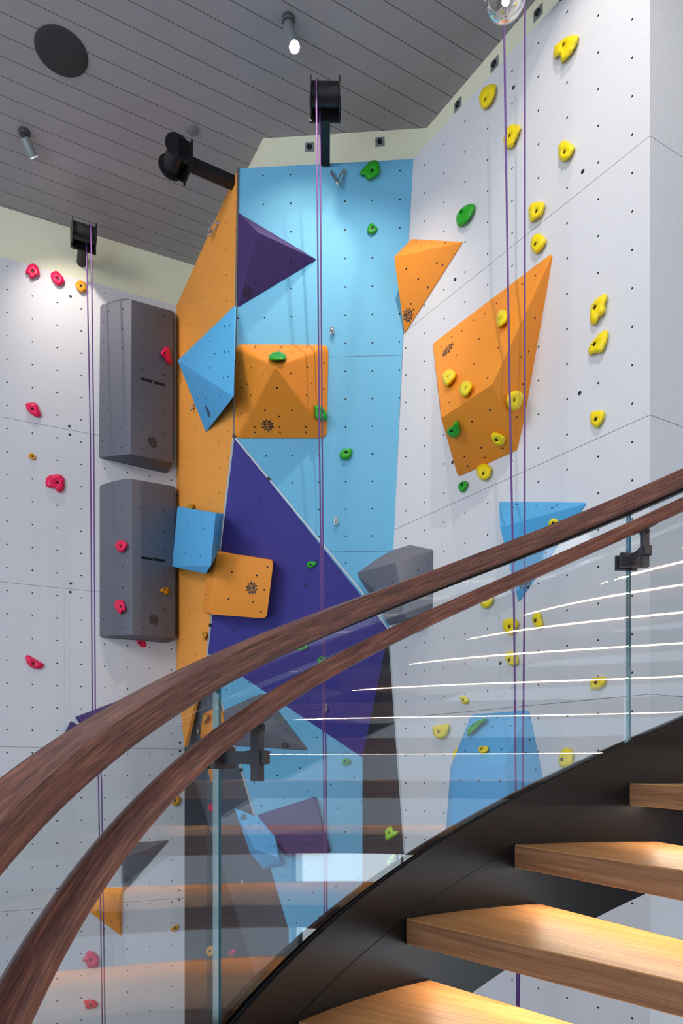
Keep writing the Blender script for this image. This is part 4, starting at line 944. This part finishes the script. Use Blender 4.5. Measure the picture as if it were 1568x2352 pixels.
# stringer: curved plate with a narrow channel on top
m = MB()
def pltsec(r0, r1, z0, z1): return [(r0, z0), (r1, z0), (r1, z1), (r0, z1)]
sm = sweep(pltsec(R-.032, R-.024, -SD, -.006), PH0, PH1, 360, zst)
o = fix(sm.build('stair_stringer', M['stringer'])); stringer = meta(o, 'curved bronze-black steel stringer carrying the oak treads below the glass', 'stair stringer')
fix(sweep(pltsec(R+.0, R+.012, -SD, .002), PH0, PH1, 360, zst).build('outer_plate', M['stringer'], stringer))
fix(sweep(pltsec(R-.0235, R-.0205, -.06, -.003), PH0, PH1, 360, zst).build('glazing_channel', M['black_steel'], stringer))
fix(sweep(pltsec(R-.0335, R-.0322, -.2*K-.0015, -.2*K), PH0, PH1, 360, zst).build('seam', M['black_steel'], stringer))
isr = fix(sweep(pltsec(.418, .432, -.46, -.06), PH0, PH1, 300, zst).build('inner_stringer', M['stringer']))
meta(isr, 'inner curved steel stringer of the spiral stair, outside the picture', 'stair stringer')
# treads
DP = math.radians(16.0); RISE = .2425*K; TH = .068; r_out = R-.033; r_in = .44
ph_ref = math.radians(126.33); z_ref = EYE-.538*K
def tread(i, label):
    ph = ph_ref-i*DP; z = z_ref+i*RISE; B = ph-math.radians(19.6)
    def line(pa, rot, r0=r_out, L_=None):
        a_ = pol(r_out, pa, 0); inw = Vector((-math.cos(pa), -math.sin(pa), 0)); c_, s_ = math.cos(rot), math.sin(rot)
        d = Vector((inw.x*c_-inw.y*s_, inw.x*s_+inw.y*c_, 0)); return a_, d
    a_, da = line(ph, math.radians(4.2)); b_, db = line(B, math.radians(8.6))
    La = r_out-r_in-.05; Lb = r_out-r_in-.1
    arc = [pol(r_out, ph+(B-ph)*j/8, 0) for j in range(9)]
    poly = arc+[b_+db*Lb, a_+da*La]
    e = empty('stair_tread', Vector((a_.x, a_.y, z)), label, 'stair tread', 'oak stair treads')
    n_ = len(poly); vs = [Vector((p.x, p.y, z)) for p in poly]+[Vector((p.x, p.y, z-TH)) for p in poly]
    sd = Vector((-da.y, da.x, 0)); off = i*.37
    def uvt(p): d = p-a_; return (d.dot(da)+off, d.dot(sd)+off)
    def uvs_(p): d = p-a_; return (d.dot(da)+off+3, p.z)
    top = tuple(range(n_)); fs = [top, tuple(reversed(range(n_, 2*n_)))]; uv = [[uvt(vs[j]) for j in f] for f in fs]; mi = [0, 0]
    for j in range(n_):
        q = (j+1) % n_; f = (j, j+n_, q+n_, q); fs.append(f); uv.append([uvs_(vs[t]) for t in f]); mi.append(1)
    o = link('board', vs, fs, [M['oak'], M['oak_end']], e, mi, uv)
    bm = bmesh.new(); bm.from_mesh(o.data); bmesh.ops.recalc_face_normals(bm, faces=bm.faces[:])
    bmesh.ops.bevel(bm, geom=[x for x in bm.edges if x.calc_face_angle(0) > .9], offset=.0025, segments=2, affect='EDGES'); bm.to_mesh(o.data); bm.free()
    # steel end plate and led strip under the nosing
    m = MB()
    for j in range(8):
        p, q = arc[j], arc[j+1]; u_ = (q-p).normalized(); w_ = Vector((-u_.y, u_.x, 0))
        m.box((p+q)/2+Vector((0, 0, z-TH/2+.001)), (u_, w_, (0, 0, 1)), ((q-p).length/2, .0012, TH/2+.004))
    m.build('end_plate', M['stringer'], e)
    back = sd if sd.dot(b_-a_) > 0 else -sd
    s0 = a_+back*.05+da*.05; s1 = a_+da*(La-.05)+back*.03
    s0.z = s1.z = z-TH
    m = MB(); m.box((s0+s1)/2, ((s1-s0), back, (0, 0, 1)), ((s1-s0).length/2, .0042, .0008)); m.build('led_strip', M['led'], e)
names = {-1: 'oak tread cut off by the bottom edge of the picture', 0: 'long lit oak tread, second from the bottom of the picture', 1: 'lit oak tread third from the bottom, its back corner meeting the stringer',
         2: 'highest oak tread in the picture, seen edge-on at eye level'}
ORD = ['first', 'second', 'third', 'fourth', 'fifth', 'sixth', 'seventh', 'eighth', 'ninth', 'tenth']
for i in range(-9, 12):
    if i < -1: nm_ = 'oak stair tread below the picture, %s under the lowest one in view' % ORD[-2-i]
    elif i > 2: nm_ = 'oak stair tread beyond the picture, %s above the highest one in view' % ORD[i-3]
    else: nm_ = names[i]
    tread(i, nm_)

# brackets from the glass joints to the handrail
def bracket(J, dz, label):
    inw = Vector((-math.cos(J), -math.sin(J), 0)); t = Vector((math.sin(J), -math.cos(J), 0)); up = Vector((0, 0, 1))
    zc = zr2(J)+dz; g = pol(RG, J, zc); D = RG-R2
    e = empty('handrail_bracket', g, label, 'handrail bracket', 'handrail brackets')
    m = MB(); m.box(g+inw*.015, (t, inw, up), (.034, .006, .022)); m.box(g-inw*.015, (t, inw, up), (.034, .006, .022)); 
    o = m.build('glass_clamp', M['bronze'], e)
    m = MB(); m.box(g+inw*(.02+D/2), (t, inw, up), (.0105, D/2+.002, .0125)); m.build('arm', M['bronze'], e)
    c_ = g+inw*D
    m = MB(); m.box(c_, (t, inw, up), (.0145, .0145, .0135)); m.build('collar', M['bronze'], e)
    top = zr2(J)-.03-zc
    m = MB(); m.box(c_+up*(top/2-.022), (t, inw, up), (.0095, .0095, top/2+.024)); m.lathe(c_+up*top+inw*-.011, inw, [(0, .011), (.022, .011)], 20); m.build('post', M['bronze'], e)
    m = MB(); m.lathe(c_+up*top+inw*.0105, inw, [(0, .007), (.003, .006)], 16); m.build('screw', M['black_steel'], e)
    sl = Vector((t.x, t.y, SL/R2)).normalized()
    m = MB(); m.box(c_+up*(top+.0095), (sl, inw, sl.cross(inw)), (.036, .009, .0025)); m.build('saddle_plate', M['bronze'], e)
bracket(J1, -.088, 'black bracket holding the handrail off the right glass joint')
bracket(J2, -.088, 'bronze bracket holding the handrail off the left glass joint')
